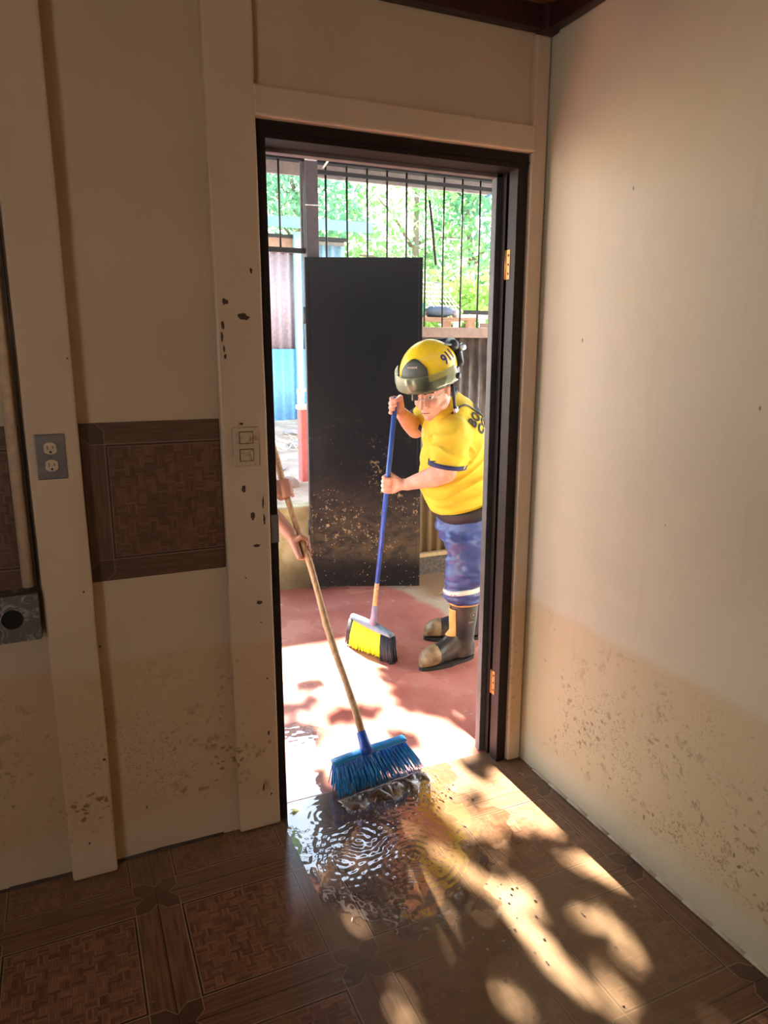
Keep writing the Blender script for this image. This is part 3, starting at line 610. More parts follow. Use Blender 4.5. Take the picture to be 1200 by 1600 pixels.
def tree(x, y, h, r, mat, lab, nl=2600, size=.13, trunk_r=.12, cb=.35):
    z0 = ground_z(x, y); t = empty('tree', (x, y, z0)); tag(t, lab, 'tree', 'trees beyond the yard'); t_ = MB()
    top = V(x+random.uniform(-.4, .4), y, z0+h*.8); t_.tube([(x, y, z0-.1), V(x, y, z0).lerp(top, .5)+V(.12, 0, 0), top], [trunk_r, trunk_r*.7, trunk_r*.25], 8)
    part(t_, 'trunk', M_BARK, t); cen = []
    nb = 13
    for k in range(nb):
        a = k*2.4; q = random.uniform(cb, 1.0); s_ = V(x, y, z0).lerp(top, q*.9); rr = r*(.45+.5*random.random())*(1.2-.5*q)
        e_ = s_+V(math.cos(a)*rr, math.sin(a)*rr, h*.14*random.random())
        part(MB().tube([s_, s_.lerp(e_, .5)+V(0, 0, .1), e_], [trunk_r*.35, trunk_r*.2, .01], 5), 'branch', M_BARK, t)
        for _ in range(3):
            c = s_.lerp(e_, random.uniform(.55, 1.1)); m_ = nl//(nb*3); cen.append(np.array(c)+rng.normal(size=(m_, 3))*np.array([1, 1, .7])*r*.2)
    cen = np.concatenate(cen); cen = cen[cen[:, 2] > z0+.15]
    o = leaves_mesh('foliage', cen, size, mat, t); o.matrix_parent_inverse = Matrix.Translation(-t.location)
tree(3.2, 12.5, 5.6, 2.0, LEAFS[1], 'blue-green leafy tree behind the shed roof, seen through the middle bars', 3000, .095)
tree(5.2, 12.0, 6.2, 2.3, LEAFS[0], 'mid green tree seen over the gate top through the bars', 3600, .095)
tree(7.4, 12.8, 6.0, 2.2, LEAFS[1], 'blue-green tree near the right door jamb above the white roof', 3200, .095)
tree(4.6, 8.6, 2.4, 1.2, LEAFS[2], 'low bright green bush behind the wire rack', 2200, .10, .05, .1)
tree(6.4, 10.0, 3.2, 1.5, LEAFS[0], 'medium green bush just left of the white roof', 2400, .11, .06, .1)
tree(1.3, 13.5, 6.0, 1.6, LEAFS[0], 'green tree above the blue shed roof at the top left of the doorway', 2000, .095)
tree(8.0, 16.0, 7.2, 2.6, LEAFS[2], 'tall pale green tree farthest right in the background', 2400, .12)
tree(4.2, 17.0, 7.6, 2.2, LEAFS[0], 'tall green tree farthest back in the middle', 1800, .12)
# banana clump beside the shed
bt = empty('banana_plant', (1.95, 6.4, ground_z(1.95, 6.4))); tag(bt, 'bright yellow-green banana plant beside the blue shed end', 'plant')
part(MB().tube([(1.95, 6.4, .5), (1.95, 6.4, 2.0)], [.07, .05], 10), 'stem', plain('banana_stem', (.3, .35, .12), .7), bt)
for k, (a, l, rise) in enumerate(((-.3, 1.0, .8), (.5, 1.0, .75), (2.6, .85, .8), (1.5, .9, .9), (3.9, .8, .6), (5.2, .9, .6))):
    v = []; f = []; N = 12; d = V(math.cos(a), math.sin(a), 0); sd = V(-math.sin(a), math.cos(a), 0)
    for i in range(N+1):
        t = i/N; c = V(1.95, 6.4, 1.9)+d*l*.6*t+V(0, 0, rise*t-.55*t*t*t); wd = .14*math.sin(math.pi*min(1, .08+t*.92))**.6
        v += [c-sd*wd+V(0, 0, .03), c, c+sd*wd+V(0, 0, .03)]
    for i in range(N): f += [(i*3, i*3+1, i*3+4, i*3+3), (i*3+1, i*3+2, i*3+5, i*3+4)]
    o = part(MB().add(v, f, True), 'leaf', LEAFS[2], bt)
# overhanging tree whose crown dapples the sunlight; grows left of the shed
GAPS = [
 [(-1.0, .30), (-.72, .22), (-.45, .05), (-.30, .05), (-.1, .10), (-.05, .28), (-.10, .42), (-.24, .62), (-.14, 1.0), (-.02, 1.3), (-.02, 2.4), (-1.05, 2.4)],
 [(-.33, .10), (-.109, .06), (-.041, -.14), (-.045, -.40), (-.151, -.43), (-.289, -.38), (-.409, -.38), (-.45, -.25), (-.42, -.03)],
 [(-.53, -.33), (-.46, -.38), (-.445, -.47), (-.49, -.53), (-.545, -.45)],
 [(-.49, -.48), (-.37, -.52), (-.34, -.63), (-.42, -.71), (-.43, -.89), (-.47, -.86), (-.50, -.66)],
 [(-.23, -.49), (-.08, -.52), (-.04, -.76), (-.109, -.77), (-.185, -.65)],
 [(-.28, -.71), (-.215, -.76), (-.21, -.94), (-.275, -.92), (-.30, -.81)],
 [(-.375, -.86), (-.34, -.90), (-.325, -1.0), (-.39, -1.0)],
 [(-.64, -.34), (-.60, -.40), (-.625, -.55), (-.665, -.48)],
 [(-.66, -.10), (-.60, -.12), (-.60, -.24), (-.66, -.22)]]
DARKS = [(-.62, .80, .10, .05), (-.42, .62, .13, .045), (-.33, .33, .05, .10), (-.70, .55, .07, .12), (-.16, -.02, .06, .035), (-.30, -.16, .03, .03), (-.5, 1.0, .05, .04)]
def inside(x, y, poly):
    c = False; n = len(poly)
    for i in range(n):
        (x1, y1), (x2, y2) = poly[i], poly[(i+1) % n]
        if (y1 > y) != (y2 > y) and x < (x2-x1)*(y-y1)/(y2-y1)+x1: c = not c
    return c
cen = []
for i in range(17000):
    x = random.uniform(-1.5, 1.3); y = random.uniform(-2.2, 2.4)
    lit = any(inside(x+.012*random.uniform(-1, 1), y+.02*random.uniform(-1, 1), g_) for g_ in GAPS) and not any(((x-a)/c)**2+((y-b)/d)**2 < 1 for a, b, c, d in DARKS)
    if lit or (x > .55 and random.random() < .4): continue
    if x > .28: continue
    Y = random.uniform(4.9, 5.4); z = (Y-y)*SUN_T; cen.append((x, Y, z))
ot = empty('tree', (-1.9, 5.6, ground_z(-1.9, 5.6))); tag(ot, 'tall leafy tree arching high over the yard, dappling the sunlight on the floor', 'tree')
part(MB().tube([(-1.9, 5.6, .4), (-1.85, 5.5, 1.8), (-1.45, 5.3, 3.0)], [.16, .13, .09], 10), 'trunk', M_BARK, ot)
for e_ in ((-1.05, 5.1, 2.5), (-1.1, 5.1, 3.9), (-.3, 5.1, 4.1), (.2, 5.1, 3.9), (-1.2, 5.0, 3.0)):
    part(MB().tube([(-1.45, 5.3, 3.0), (-1.2+e_[0]*.1, 5.2, (3.0+e_[2])/2+.3), e_], [.05, .03, .012], 6), 'branch', M_BARK, ot)
o = leaves_mesh('foliage', np.array(cen), .060, LEAFS[0], ot); o.matrix_parent_inverse = Matrix.Translation(-ot.location)

# ------------------------------------------------------------------ brooms
M_BLUEH = plain('blue_enamel_handle', (.02, .09, .42), .25)
M_WORNW = plain('worn_bare_wood', (.55, .36, .18), .6, var=.3, sc=60)
M_YBR = plain('neon_yellow_bristle', (.72, .80, .02), .5, var=.25, sc=120)
M_BBR = plain('black_bristle', (.02, .018, .025), .6)
M_GREYB = plain('slate_blue_plastic', (.16, .22, .30), .3)
HB, HT = at(583, 972, 1.20), at(618, 628, .98)
hdv = (HT-HB).normalized()
def onh(t): return HB.lerp(HT, t)
yb = empty('broom', tuple(HB)); tag(yb, 'blue-handled broom with neon yellow and black bristles held by the helmeted worker', 'broom')
part(MB().tube([HB+hdv*.22, HT+hdv*.02], .0118, 14), 'handle', M_BLUEH, yb, label='blue enamelled handle')
part(MB().tube([HB+hdv*.09, HB+hdv*.23], .0120, 14), 'bare_wood_section', M_WORNW, yb, label='bare worn wood where the paint is gone')
part(MB().tube([HB-hdv*.01, HB+hdv*.03, HB+hdv*.10], [.022, .016, .0128], 12), 'socket', plain('lilac_grey_socket', (.26, .26, .42), .4), yb)
L_, R_ = at(551, 974, 1.36), at(613, 998, 1.08)      # two ends of the head, top edge
L_.z = HB.z-.004; R_.z = HB.z-.030
ax = (R_-L_); ctr = (L_+R_)/2; axn = ax.normalized(); side = V(0, 0, 1).cross(axn).normalized()
if side.y > 0: side = -side
b = MB()
for i, (a_, c_) in enumerate(((0, .25), (.25, .75), (.75, 1))):
    pass
b.loft([(L_+axn*(ax.length*t)-V(0, 0, .012), side*(.020+.006*math.sin(math.pi*t)), V(0, 0, .016+.010*math.sin(math.pi*t))) for t in [0, .08, .3, .5, .7, .92, 1]], 12)
part(b, 'head', M_GREYB, yb, label='slate blue broom head')
def bristles(n, t0, t1, out0, out1, jit, wid, mat, root, name, rows=4, topz=-.02, curl=0):
    b = MB()
    for i in range(n):
        t = t0+(t1-t0)*i/(n-1)
        for r in range(rows):
            o_ = (r/(rows-1)-.5)*.034; s_ = L_+axn*(ax.length*t)+side*o_+V(0, 0, topz)
            e_ = L_+axn*(ax.length*(t+(t-.5)*.12))+side*(o_*1.3+out0+(out1-out0)*t)+axn*(random.uniform(-jit, jit)+.012+.040*t); e_.z = zf(e_.y)+.002+.012*random.random()
            b.tube([s_, s_.lerp(e_, .5)+side*.004, e_], [wid, wid*.9, wid*.55], 5)
    return part(b, name, mat, root)
o = bristles(34, .10, .78, .035, .035, .004, .0058, M_YBR, yb, 'bristles'); o['label'] = 'neon yellow bristles'
o = bristles(12, .80, 1.0, .045, .055, .004, .0062, M_BBR, yb, 'bristles'); o['label'] = 'black bristles at the near end'
o = bristles(6, 0, .09, .02, .02, .004, .0062, M_BBR, yb, 'bristles'); o['label'] = 'black bristles at the far end'

# blue broom with wooden stick pushed over the threshold
M_STICK = Mt('old_wooden_stick', (.45, .27, .13), .6); m = M_STICK; f = m.noise(m.scale(m.coord(), (30, 30, 3)), 3, 5); g = m.noise(m.coord(), 5, 4)
m.col(m.mix(m.ramp(f, .3, .7), m.mix(m.ramp(g, .4, .6), (.30, .15, .06), (.40, .23, .10)), (.56, .36, .19))); m.bump(f, .3, .002)
BB = at(570, 1163, .07); BT0 = at(437, 735, .66); bdv = (BT0-BB).normalized(); BT = BB+bdv*1.32
bb = empty('broom', tuple(BB)); tag(bb, 'blue plastic broom with wooden stick pushing muddy water over the threshold', 'broom')
pts = [BB+bdv*(1.32*i/12)+V(.004*math.sin(i*1.3), 0, .003*math.cos(i)) for i in range(13)]
part(MB().tube(pts, [.0125+.0012*math.sin(i*2.1) for i in range(13)], 12), 'handle', M_STICK.m, bb, label='rough wooden stick')
M_BLUEP = plain('bright_blue_plastic', (.01, .25, .62), .35, var=.08); M_BLUEBR = Mt('blue_bristle', (.01, .17, .55), .3)
m = M_BLUEBR; f = m.noise(m.coord(), 45, 3); m.col(m.mix(m.ramp(f, .3, .7), (.008, .16, .55), (.03, .40, .90)))
part(MB().tube([BB-bdv*.035, BB-bdv*.01, BB+bdv*.045], [.026, .021, .0165], 14), 'socket', plain('deep_blue_socket', (.01, .07, .38), .35), bb)
q0, q1 = at(521, 1192, .05), at(632, 1153, .09)
q1 = q0+(q1-q0).normalized()*.285
bx_ = (q1-q0).normalized(); bs = V(0, 0, 1).cross(bx_).normalized(); bs = bs if bs.y < 0 else -bs
b = MB(); b.loft([(q0+bx_*(.285*t)+V(0, 0, .004*math.sin(math.pi*t)), bs*.021, V(0, 0, .0095)) for t in (0, .02, .1, .5, .9, .98, 1)], 12)
part(b, 'head', M_BLUEP, bb, label='bright blue broom head')
k = 0; tufts = 21
b = MB(); rows = 4; tl = []
for i in range(tufts):
    t = (i+.5)/tufts
    for r in range(rows):
        o_ = (r/(rows-1)-.5)*.034; s_ = q0+bx_*(.285*t)+bs*o_-V(0, 0, .005)
        fan = t*.066-.004
        for s in range(7):
            a = random.uniform(-1, 1); e_ = s_+bx_*(fan+a*.006)+bs*(.008+o_*1.1+random.uniform(-1, 1)*.008); e_.z = .010+.020*random.random()
            md = s_.lerp(e_, .5)+bx_*(a*.002)+bs*.004
            b.tube([s_, md, e_], [.0022, .0022, .0016], 4)
part(b, 'bristles', M_BLUEBR.m, bb, label='splayed blue bristles')

# ------------------------------------------------------------------ water
M_WATER = Mt('muddy_water_skin', (.2, .12, .06), .02); m = M_WATER
lw_ = m.n('ShaderNodeLayerWeight'); lw_.inputs[0].default_value = .5; fr_ = m.math('ADD', .17, m.math('MULTIPLY', .83, m.math('POWER', lw_.outputs['Facing'], 4)))
tr = m.n('ShaderNodeBsdfTransparent'); tr.inputs[0].default_value = (.96, .93, .89, 1); gl_ = m.n('ShaderNodeBsdfGlossy'); gl_.inputs['Roughness'].default_value = .03
mx = m.n('ShaderNodeMixShader'); m.set(mx.inputs[0], fr_); m.t.links.new(tr.outputs[0], mx.inputs[1]); m.t.links.new(gl_.outputs[0], mx.inputs[2]); m.t.links.new(mx.outputs[0], m.out.inputs[0])
SRC = [(-.72, -.20, .030, 1.0), (-.60, -.335, .024, 1.3), (-.80, -.28, .028, .9), (-.66, -.46, .022, .8), (-.50, -.22, .030, .5), (-.78, -.05, .020, .6)]
GX, GY = 300, 330; X = np.linspace(-.915, -.16, GX); Yv = np.linspace(-.72, .62, GY); XX, YY = np.meshgrid(X, Yv)
H = np.zeros_like(XX)
for sx, sy, wl_, am in SRC:
    r_ = np.hypot(XX-sx, YY-sy); H += am*.00015*np.cos(2*np.pi*r_/wl_)*np.exp(-r_/.16)*np.minimum(1, r_/.02)
nz = np.array([[noise.noise(V(x*14, y*14, 1.3))+.55*noise.noise(V(x*38, y*38, 4.3)) for x in X] for y in Yv]); nl = np.array([[noise.noise(V(x*6, y*6, 9.1)) for x in X] for y in Yv])
H += .00008*nz+.0004*nz*np.clip((YY+.15)/.3, 0, 1)
# the film thins out to nothing along a ragged edge
ell_ = 1-np.sqrt(((XX+.62)/.36)**2+((YY+.12)/.50)**2)+.25*nl+.14*nz
D_ = np.clip(ell_*.010, -.003, .0028)
ell_ = np.maximum(ell_, 1-np.sqrt(((XX+.78)/.26)**2+((YY-.15)/.5)**2)+.2*nl+.12*nz); D_ = np.clip(ell_*.010, -.003, .0028)
zb = np.where(YY > .07, -.004-.035*(YY-.07), 0); F_ = D_+H*np.clip(ell_*4, 0, 1)
Z = np.where(F_ < .0003, zb-.002, zb+F_)
keep = F_ >= .0003
vs = np.stack([XX, YY, Z], -1).reshape(-1, 3); fs = []
for j in range(GY-1):
    for i in range(GX-1):
        if keep[j, i] or keep[j+1, i] or keep[j, i+1] or keep[j+1, i+1]:
            a = j*GX+i; fs.append((a, a+1, a+GX+1, a+GX))
used = sorted({q for f in fs for q in f}); mp = {u: i for i, u in enumerate(used)}
o = MB().add([tuple(vs[u]) for u in used], [tuple(mp[q] for q in f) for f in fs], True).build('puddle', M_WATER.m)
tag(o, 'rippling puddle of muddy water reflecting the sky just inside the doorway', 'puddle', kind='stuff')
M_SPL = Mt('brown_splash_water', (.16, .09, .04), .4); m = M_SPL; f = m.noise(m.coord(), 60, 4); m.col(m.mix(m.ramp(f, .35, .65), (.05, .026, .012), (.26, .16, .08))); m.b.inputs['Transmission Weight'].default_value = .3; m.b.inputs['Specular IOR Level'].default_value = .12
# churned wave in front of the bristles
wv = []; wf = []; NA, NB = 120, 34
for i in range(NA+1):
    t = i/NA; s0 = q0+bx_*(-.01+.345*t); s0.z = 0
    for j in range(NB+1):
        u = j/NB; p_ = s0+bs*(.035+.125*u*(.75+.5*noise.noise(V(t*5, 3, 1)))); hgt = .024*math.sin(math.pi*min(1, u*1.02))**1.3*(.55+.9*abs(noise.noise(V(t*9, u*2, 2))))*math.sin(math.pi*(.06+.88*t))**.5
        wv.append((p_.x+.005*noise.noise(V(t*12, u*2, 7)), p_.y, .0012+hgt+.006*max(0, noise.noise(V(t*16, u*2, 5)))*math.sin(math.pi*u)))
for i in range(NA):
    for j in range(NB): a = i*(NB+1)+j; wf.append((a, a+NB+1, a+NB+2, a+1))
o = MB().add(wv, wf, True).build('water_splash', M_SPL.m); tag(o, 'brown churned wave of muddy water pushed along by the blue bristles', 'water splash', kind='stuff')
b = MB()
for i in range(150):
    p_ = q0+bx_*random.uniform(-.02, .36)+bs*random.uniform(.08, .20); r = random.uniform(.0012, .0038); p_.z = r+.05*random.random()**3
    b.ell(p_, (r, 0, 0), (0, r, 0), (0, 0, r*1.5), 7, 5)
for i in range(170):
    x, y = random.gauss(-.55, .2), random.gauss(-.62, .25); r = random.uniform(.0015, .0045)
    if x < -.1: b.ell((x, y, r*.5), (r, 0, 0), (0, r, 0), (0, 0, r*.8), 7, 5)
M_DROP = Mt('water_drop', (.9, .9, .9), .02); M_DROP.b.inputs['Transmission Weight'].default_value = .9; M_DROP.b.inputs['IOR'].default_value = 1.33
o = b.build('water_drops', M_DROP.m); tag(o, 'scattered water droplets on the tiles around the puddle', 'water drops', kind='stuff')
lf = leaves_mesh('green_leaf', np.array([[-.872, .0, .006], [-.866, .012, .007]]), .016, LEAFS[2], None); tag(lf, 'small bright green leaf in the water at the foot of the left door jamb', 'leaf')

# ------------------------------------------------------------------ PERSON in yellow
M_SKIN = Mt('skin', (.62, .33, .24), .5); m = M_SKIN; f = m.noise(m.coord(), 18, 4); m.col(m.mix(m.ramp(f, .3, .7), (.56, .27, .19), (.66, .37, .27)))
m.b.inputs['Subsurface Weight'].default_value = .08; m.b.inputs['Subsurface Radius'].default_value = (.02, .008, .004)
def hand(mb, grip, axis, wrist, palm_dir, s=1.0, thumb=1):
    """fist closed round a rod: grip = point on the rod's centre line, axis = rod direction towards the little finger, palm_dir = from rod to palm"""
    A = Vector(axis).normalized(); Pm = Vector(palm_dir); Pm = (Pm-A*Pm.dot(A)).normalized(); Q = A.cross(Pm)*thumb
    R0 = .0125
    kn = grip+Pm*(R0+.014*s)
    # palm block from wrist to the knuckle row
    w_ = Vector(wrist)
    for k in range(4):
        c = kn+A*((k-1.5)*.0185*s)
        mb.cap(w_.lerp(c, .25), c-Q*.006*s, .019*s, .0135*s)
    lens = (1, 1.08, 1.0, .84); rad = (.0095, .0098, .0092, .0082)
    for k in range(4):
        c = grip+A*((k-1.5)*.0195*s); L = lens[k]; pts = []
        for a_, rr in ((-.25, 1.25), (.75, 1.12), (1.75, 1.05), (2.75, 1.0), (3.5, .98)):
            a2 = a_*L; rd = (R0+rad[k]*.95)*rr
            pts.append(c+Pm*math.cos(a2)*rd+Q*math.sin(a2)*rd)
        mb.chain(pts, [rad[k]*s*v for v in (1.12, 1.05, 1.0, .92, .82)])
    t0 = w_.lerp(kn, .5)-A*.022*s; tr_ = R0+.011
    mb.chain([t0, grip-A*.036*s+Pm*tr_*1.15-Q*tr_*.3, grip-A*.040*s-Q*tr_*1.0+Pm*.002, grip-A*.030*s-Q*tr_*.6-Pm*tr_*.8], [.014*s, .0125*s, .0112*s, .0095*s])
man = empty('person', (.2, .95, zf(.95))); tag(man, 'bent-over worker in yellow helmet, yellow T-shirt, blue trousers and rubber boots sweeping with a broom', 'person')
KEEP = Matrix.Translation(-man.location)
def mp_(o, parent=man): 
    o.parent = parent
    if parent is man: o.matrix_parent_inverse = KEEP
    return o
PEL = V(.335, .985, .80); CH = V(.250, .965, 1.05); NK = V(.160, .945, 1.275)
LS = V(.140, .80, 1.125); RS = V(.27, 1.12, 1.225)
LE = at(697, 738, .82); LW = at(636, 757, 1.0); LH = onh(.655)
RE = V(.17, 1.23, 1.10); RH = HT-hdv*.02; RW = RH.lerp(RE, .28)
HC = V(.060, .850, 1.312)
Fh = V(-.74, -.56, -.36).normalized(); Uh = (V(-.10, -.03, 1)-Fh*V(-.10, -.03, 1).dot(Fh)).normalized(); Rh = Fh.cross(Uh)   # Rh = the person's right
def hp(x, y, z): return HC+Rh*x+Fh*y+Uh*z
def he(mb, c, r, nu=18, nv=12): mb.ell(hp(*c), Rh*r[0], Fh*r[1], Uh*r[2], nu, nv)
bd = MB()
# torso, neck and hips (inside the clothes)
tx = (CH-PEL).normalized()
bd.chain([PEL, CH, V(.20, .95, 1.15)], [.13, .13, .10]); bd.cap(LS, RS, .055, .055); bd.chain([V(.19, .95, 1.18), NK+V(.01, .01, -.01), hp(0, -.035, -.06)], [.065, .056, .058])
# head
he(bd, (0, -.012, .040), (.076, .098, .090)); he(bd, (0, .012, -.015), (.066, .078, .085)); he(bd, (0, .045, -.075), (.044, .040, .036)); he(bd, (0, .072, -.098), (.024, .018, .017))
he(bd, (0, .072, .028), (.056, .026, .020)); he(bd, (-.033, .066, -.028), (.026, .026, .024)); he(bd, (.033, .066, -.028), (.026, .026, .024))
bd.chain([hp(0, .092, .020), hp(0, .108, -.010), hp(0, .117, -.030)], [.010, .012, .0145]); bd.sph(hp(.012, .104, -.034), .009); bd.sph(hp(-.012, .104, -.034), .009)
he(bd, (0, .086, -.062), (.026, .014, .0065)); he(bd, (0, .085, -.073), (.022, .014, .0075)); he(bd, (0, .082, -.05), (.030, .014, .012))
for s_ in (-1, 1):
    he(bd, (s_*.078, -.006, -.004), (.009, .018, .030)); he(bd, (s_*.082, -.012, .008), (.009, .014, .016))
    he(bd, (s_*.050, .010, -.060), (.020, .045, .028))
# arms and fists
bd.chain([LS, LS.lerp(LE, .5)+V(-.0, -.01, 0), LE], [.062, .056, .049]); bd.chain([LE, LE.lerp(LW, .35)+V(0, 0, -.003), LE.lerp(LW, .75), LW, LW.lerp(LH, .3)], [.049, .048, .036, .029, .027])
bd.chain([RS, RE], [.060, .048]); bd.chain([RE, RE.lerp(RW, .4), RW], [.047, .045, .030])
hand(bd, LH, -hdv, LW.lerp(LH, .2), (LW-LH)+V(.0, -.03, 0), 1.08)
hand(bd, RH, -hdv, RW, (RW-RH)+V(.01, -.01, 0), 1.08, -1)
# legs
for hpnt, kn_, an in ((V(.335, .90, .80), V(.29, .87, .48), V(.283, .895, .15)), (V(.40, 1.07, .80), V(.41, 1.10, .48), V(.465, 1.14, .12))):
    bd.chain([hpnt, kn_, an], [.085, .055, .032])
def hd_(c, n): return n*.0008*noise.noise(c*60)
body = organic(bd, 'body', .0042, 3, .5, hd_, M_SKIN.m); mp_(body)
# eyes, brows, hair, stubble shadow is skin tone
for s_ in (-1, 1):
    e_ = MB(); e_.sph(hp(s_*.031, .078, .004), .0125, 12, 8); o = mp_(e_.build('eye', plain('eye_white', (.6, .55, .5), .3))); 
    mp_(MB().sph(hp(s_*.031-.002, .0875, .003), .0048, 10, 6).build('iris', M_BLACK, None), o)
    br = MB().chain([hp(s_*.014, .100, .024), hp(s_*.032, .097, .030), hp(s_*.050, .082, .024)], [.0035, .0045, .003]); mp_(br.build('eyebrow', plain('dark_brow', (.06, .035, .025), .9)))
mp_(MB().chain([hp(-.020, .0985, -.067), hp(0, .102, -.066), hp(.020, .0985, -.067)], [.0015, .002, .0015]).build('mouth_line', plain('lip_line', (.25, .08, .07), .6)))
hr = MB(); hr.ell(hp(0, -.025, .045), Rh*.080, Fh*.098, Uh*.088); hr.ell(hp(0, -.060, -.015), Rh*.066, Fh*.050, Uh*.055)
mp_(organic(hr, 'hair', .006, 2, .5, lambda c, n: n*.003*noise.noise(c*90), plain('dark_hair', (.03, .022, .018), .8)))
# safety glasses
gs = MB()
gs.chain([hp(-.062, .070, .004), hp(-.045, .106, .002), hp(0, .118, .006), hp(.045, .106, .002), hp(.062, .070, .004)], [.0018]*5)
gs.chain([hp(-.062, .070, .004), hp(-.080, .0, .006)], [.0018]*2); gs.chain([hp(.062, .070, .004), hp(.080, .0, .006)], [.0018]*2)
mp_(gs.build('glasses', plain('clear_grey_glasses', (.4, .42, .45), .15)))
# ---- shirt
M_SHIRT = Mt('yellow_cotton', (.62, .45, .03), .8); m = M_SHIRT; f = m.noise(m.coord(), 9, 3)
m.col(m.mix(m.ramp(f, .3, .7), (.58, .41, .02), (.68, .50, .03))); m.bump(m.noise(m.coord(), 240, 2), .12, .001)
sh = MB()
ud = (NK-PEL).normalized(); fr0 = V(-.82, .50, 0); fr0 = (fr0-ud*fr0.dot(ud)).normalized(); sd0 = ud.cross(fr0)      # fr0 chest direction, sd0 across
def ring(c, a_, b_, ti=0): return (c, sd0*a_, fr0*b_)
HEM = PEL+V(-.02, 0, -.01)
sh.loft([ring(HEM-ud*.01, .195, .175), ring(PEL.lerp(CH, .25)+fr0*.012, .205, .185), ring(PEL.lerp(CH, .6)+fr0*.010, .205, .180), ring(CH, .200, .165), ring(CH.lerp(NK, .45)-fr0*.012, .180, .140), ring(CH.lerp(NK, .75)-fr0*.018, .135, .105), ring(NK-fr0*.01, .085, .075), ring(NK+ud*.012-fr0*.01, .072, .066)], 40)
sh.cap(LS+V(.03, .03, 0), RS+V(-.0, -.03, 0), .078, .078)
LC = LS.lerp(LE, .80); dv = (LC-LS).normalized()
o1 = dv.orthogonal().normalized(); o2 = dv.cross(o1)
sh.cap(CH.lerp(LS, .6), LS, .100, .078)
sh.loft([(LS-dv*.01, o1*.078, o2*.078), (LS.lerp(LC, .45), o1*.085, o2*.085), (LC, o1*.083, o2*.083)], 24)
RC = RS.lerp(RE, .75); dr = (RC-RS).normalized(); r1 = dr.orthogonal().normalized(); r2 = dr.cross(r1)
sh.cap(CH.lerp(RS, .6), RS, .10, .082); sh.loft([(RS-dr*.02, r1*.082, r2*.082), (RC, r1*.080, r2*.080)], 24)
def folds(c, n):
    d = (c-PEL); h = d.dot(ud); a = d.dot(sd0)
    k = max(0, 1-abs(h-.10)/.20)
    w1 = (1-abs(math.sin(h*62+a*13+4*noise.noise(c*5))))**1.6*.021*k*min(1, max(0, (h+.02)/.05))
    w2 = noise.noise(V(h*14+a*6, a*5, 2.7))*.012*min(1, max(0, (h+.02)/.06))
    sl_ = (c-LS).dot(dv); w3 = 0
    if sl_ > -.04 and (c-LS-dv*sl_).length < .12: w3 = (1-abs(math.sin(sl_*34+((c-LS).dot(o1))*22+3*noise.noise(c*7))))**1.6*.010*min(1, max(0, (sl_+.04)/.05))*min(1, max(0, (.158-sl_)/.05))
    return n*(w1+w2+w3)
shirt = organic(sh, 'shirt', .005, 9, .6, folds, M_SHIRT.m); mp_(shirt)
M_NAVY = plain('navy_trim', (.015, .02, .10), .7)
def ring_mesh(c, ax_, u, v, ru, rv, h, th, n=32):
    vs = []; fs = []; c, ax_, u, v = map(Vector, (c, ax_, u, v))
    for i in range(n):
        a = 2*math.pi*i/n; ca, sa = math.cos(a), math.sin(a)
        for (r_, z_) in ((1, 0), (1, 1), (-1, 1), (-1, 0)):
            q = th*(.5 if r_ > 0 else -.5); vs.append(c+u*ca*(ru+q)+v*sa*(rv+q)+ax_*h*z_)
    for i in range(n):
        for k in range(4): fs.append((i*4+k, ((i+1) % n)*4+k, ((i+1) % n)*4+(k+1) % 4, i*4+(k+1) % 4))
    return MB().add(vs, fs, True)
mp_(ring_mesh(LC-dv*.012, dv, o1, o2, .086, .086, .020, .007).build('sleeve_cuff', M_NAVY)); mp_(ring_mesh(RC-dr*.012, dr, r1, r2, .084, .084, .020, .007).build('sleeve_cuff', M_NAVY))
cn = (NK+ud*.004); mp_(ring_mesh(cn, ud, sd0, fr0, .076, .074, .016, .008).build('collar', M_NAVY))
# black strap along the shoulder
bv = bvh_of(shirt)
M_TXT = plain('black_print', (.015, .015, .02), .7)
def on_shirt(px, py):
    d = (at(px, py, .9)-CAM).normalized(); return bv.ray_cast(CAM, d)
h_ = on_shirt(742, 668); tc_ = h_[0]; back = h_[1].normalized(); back = back if back.dot(CAM-tc_) > 0 else -back
Rt = rt*.62+up*.60; Rt = (Rt-back*Rt.dot(back)).normalized(); Ut = back.cross(Rt)
mp_(wrap_text('BOMBEROS', 'back_lettering', M_TXT, None, bv, tc_-Rt*.008, Rt, Ut, back, .062, .0035, .001, 1.10, .035))
mp_(wrap_text('COSTA RICA', 'back_lettering', M_TXT, None, bv, tc_-Ut*.056+Rt*.006, Rt, Ut, back, .062, .0035, .001, 1.10, .035))
for px_, py_, rx_, rz_, n_, m_, l_ in ((660, 676, .006, .020, 'chest_emblem', plain('pale_chest_print', (.6, .62, .6), .7), 'pale emblem on the shirt front'), (677, 721, .012, .003, 'sleeve_print', M_TXT, 'tiny dark print above the sleeve cuff')):
    d0 = (at(px_, py_, .9)-CAM).normalized(); vs = []
    for i in range(16):
        a = 2*math.pi*i/16; q = CAM+rt*math.cos(a)*rx_+up*math.sin(a)*rz_; h = bv.ray_cast(q, d0)
        if h[0]: vs.append(h[0]-d0*.002)
    if len(vs) > 8:
        vs.append(sum(vs, V(0, 0, 0))/len(vs)-d0*.001); k = len(vs)-1
        o = MB().add(vs, [(k, i, (i+1) % k) for i in range(k)]).build(n_, m_); o.modifiers.new('s', 'SOLIDIFY').thickness = .001; mp_(o, shirt); o['label'] = l_
cd = (fr0*.6+V(-.4, -.5, 0)).normalized()
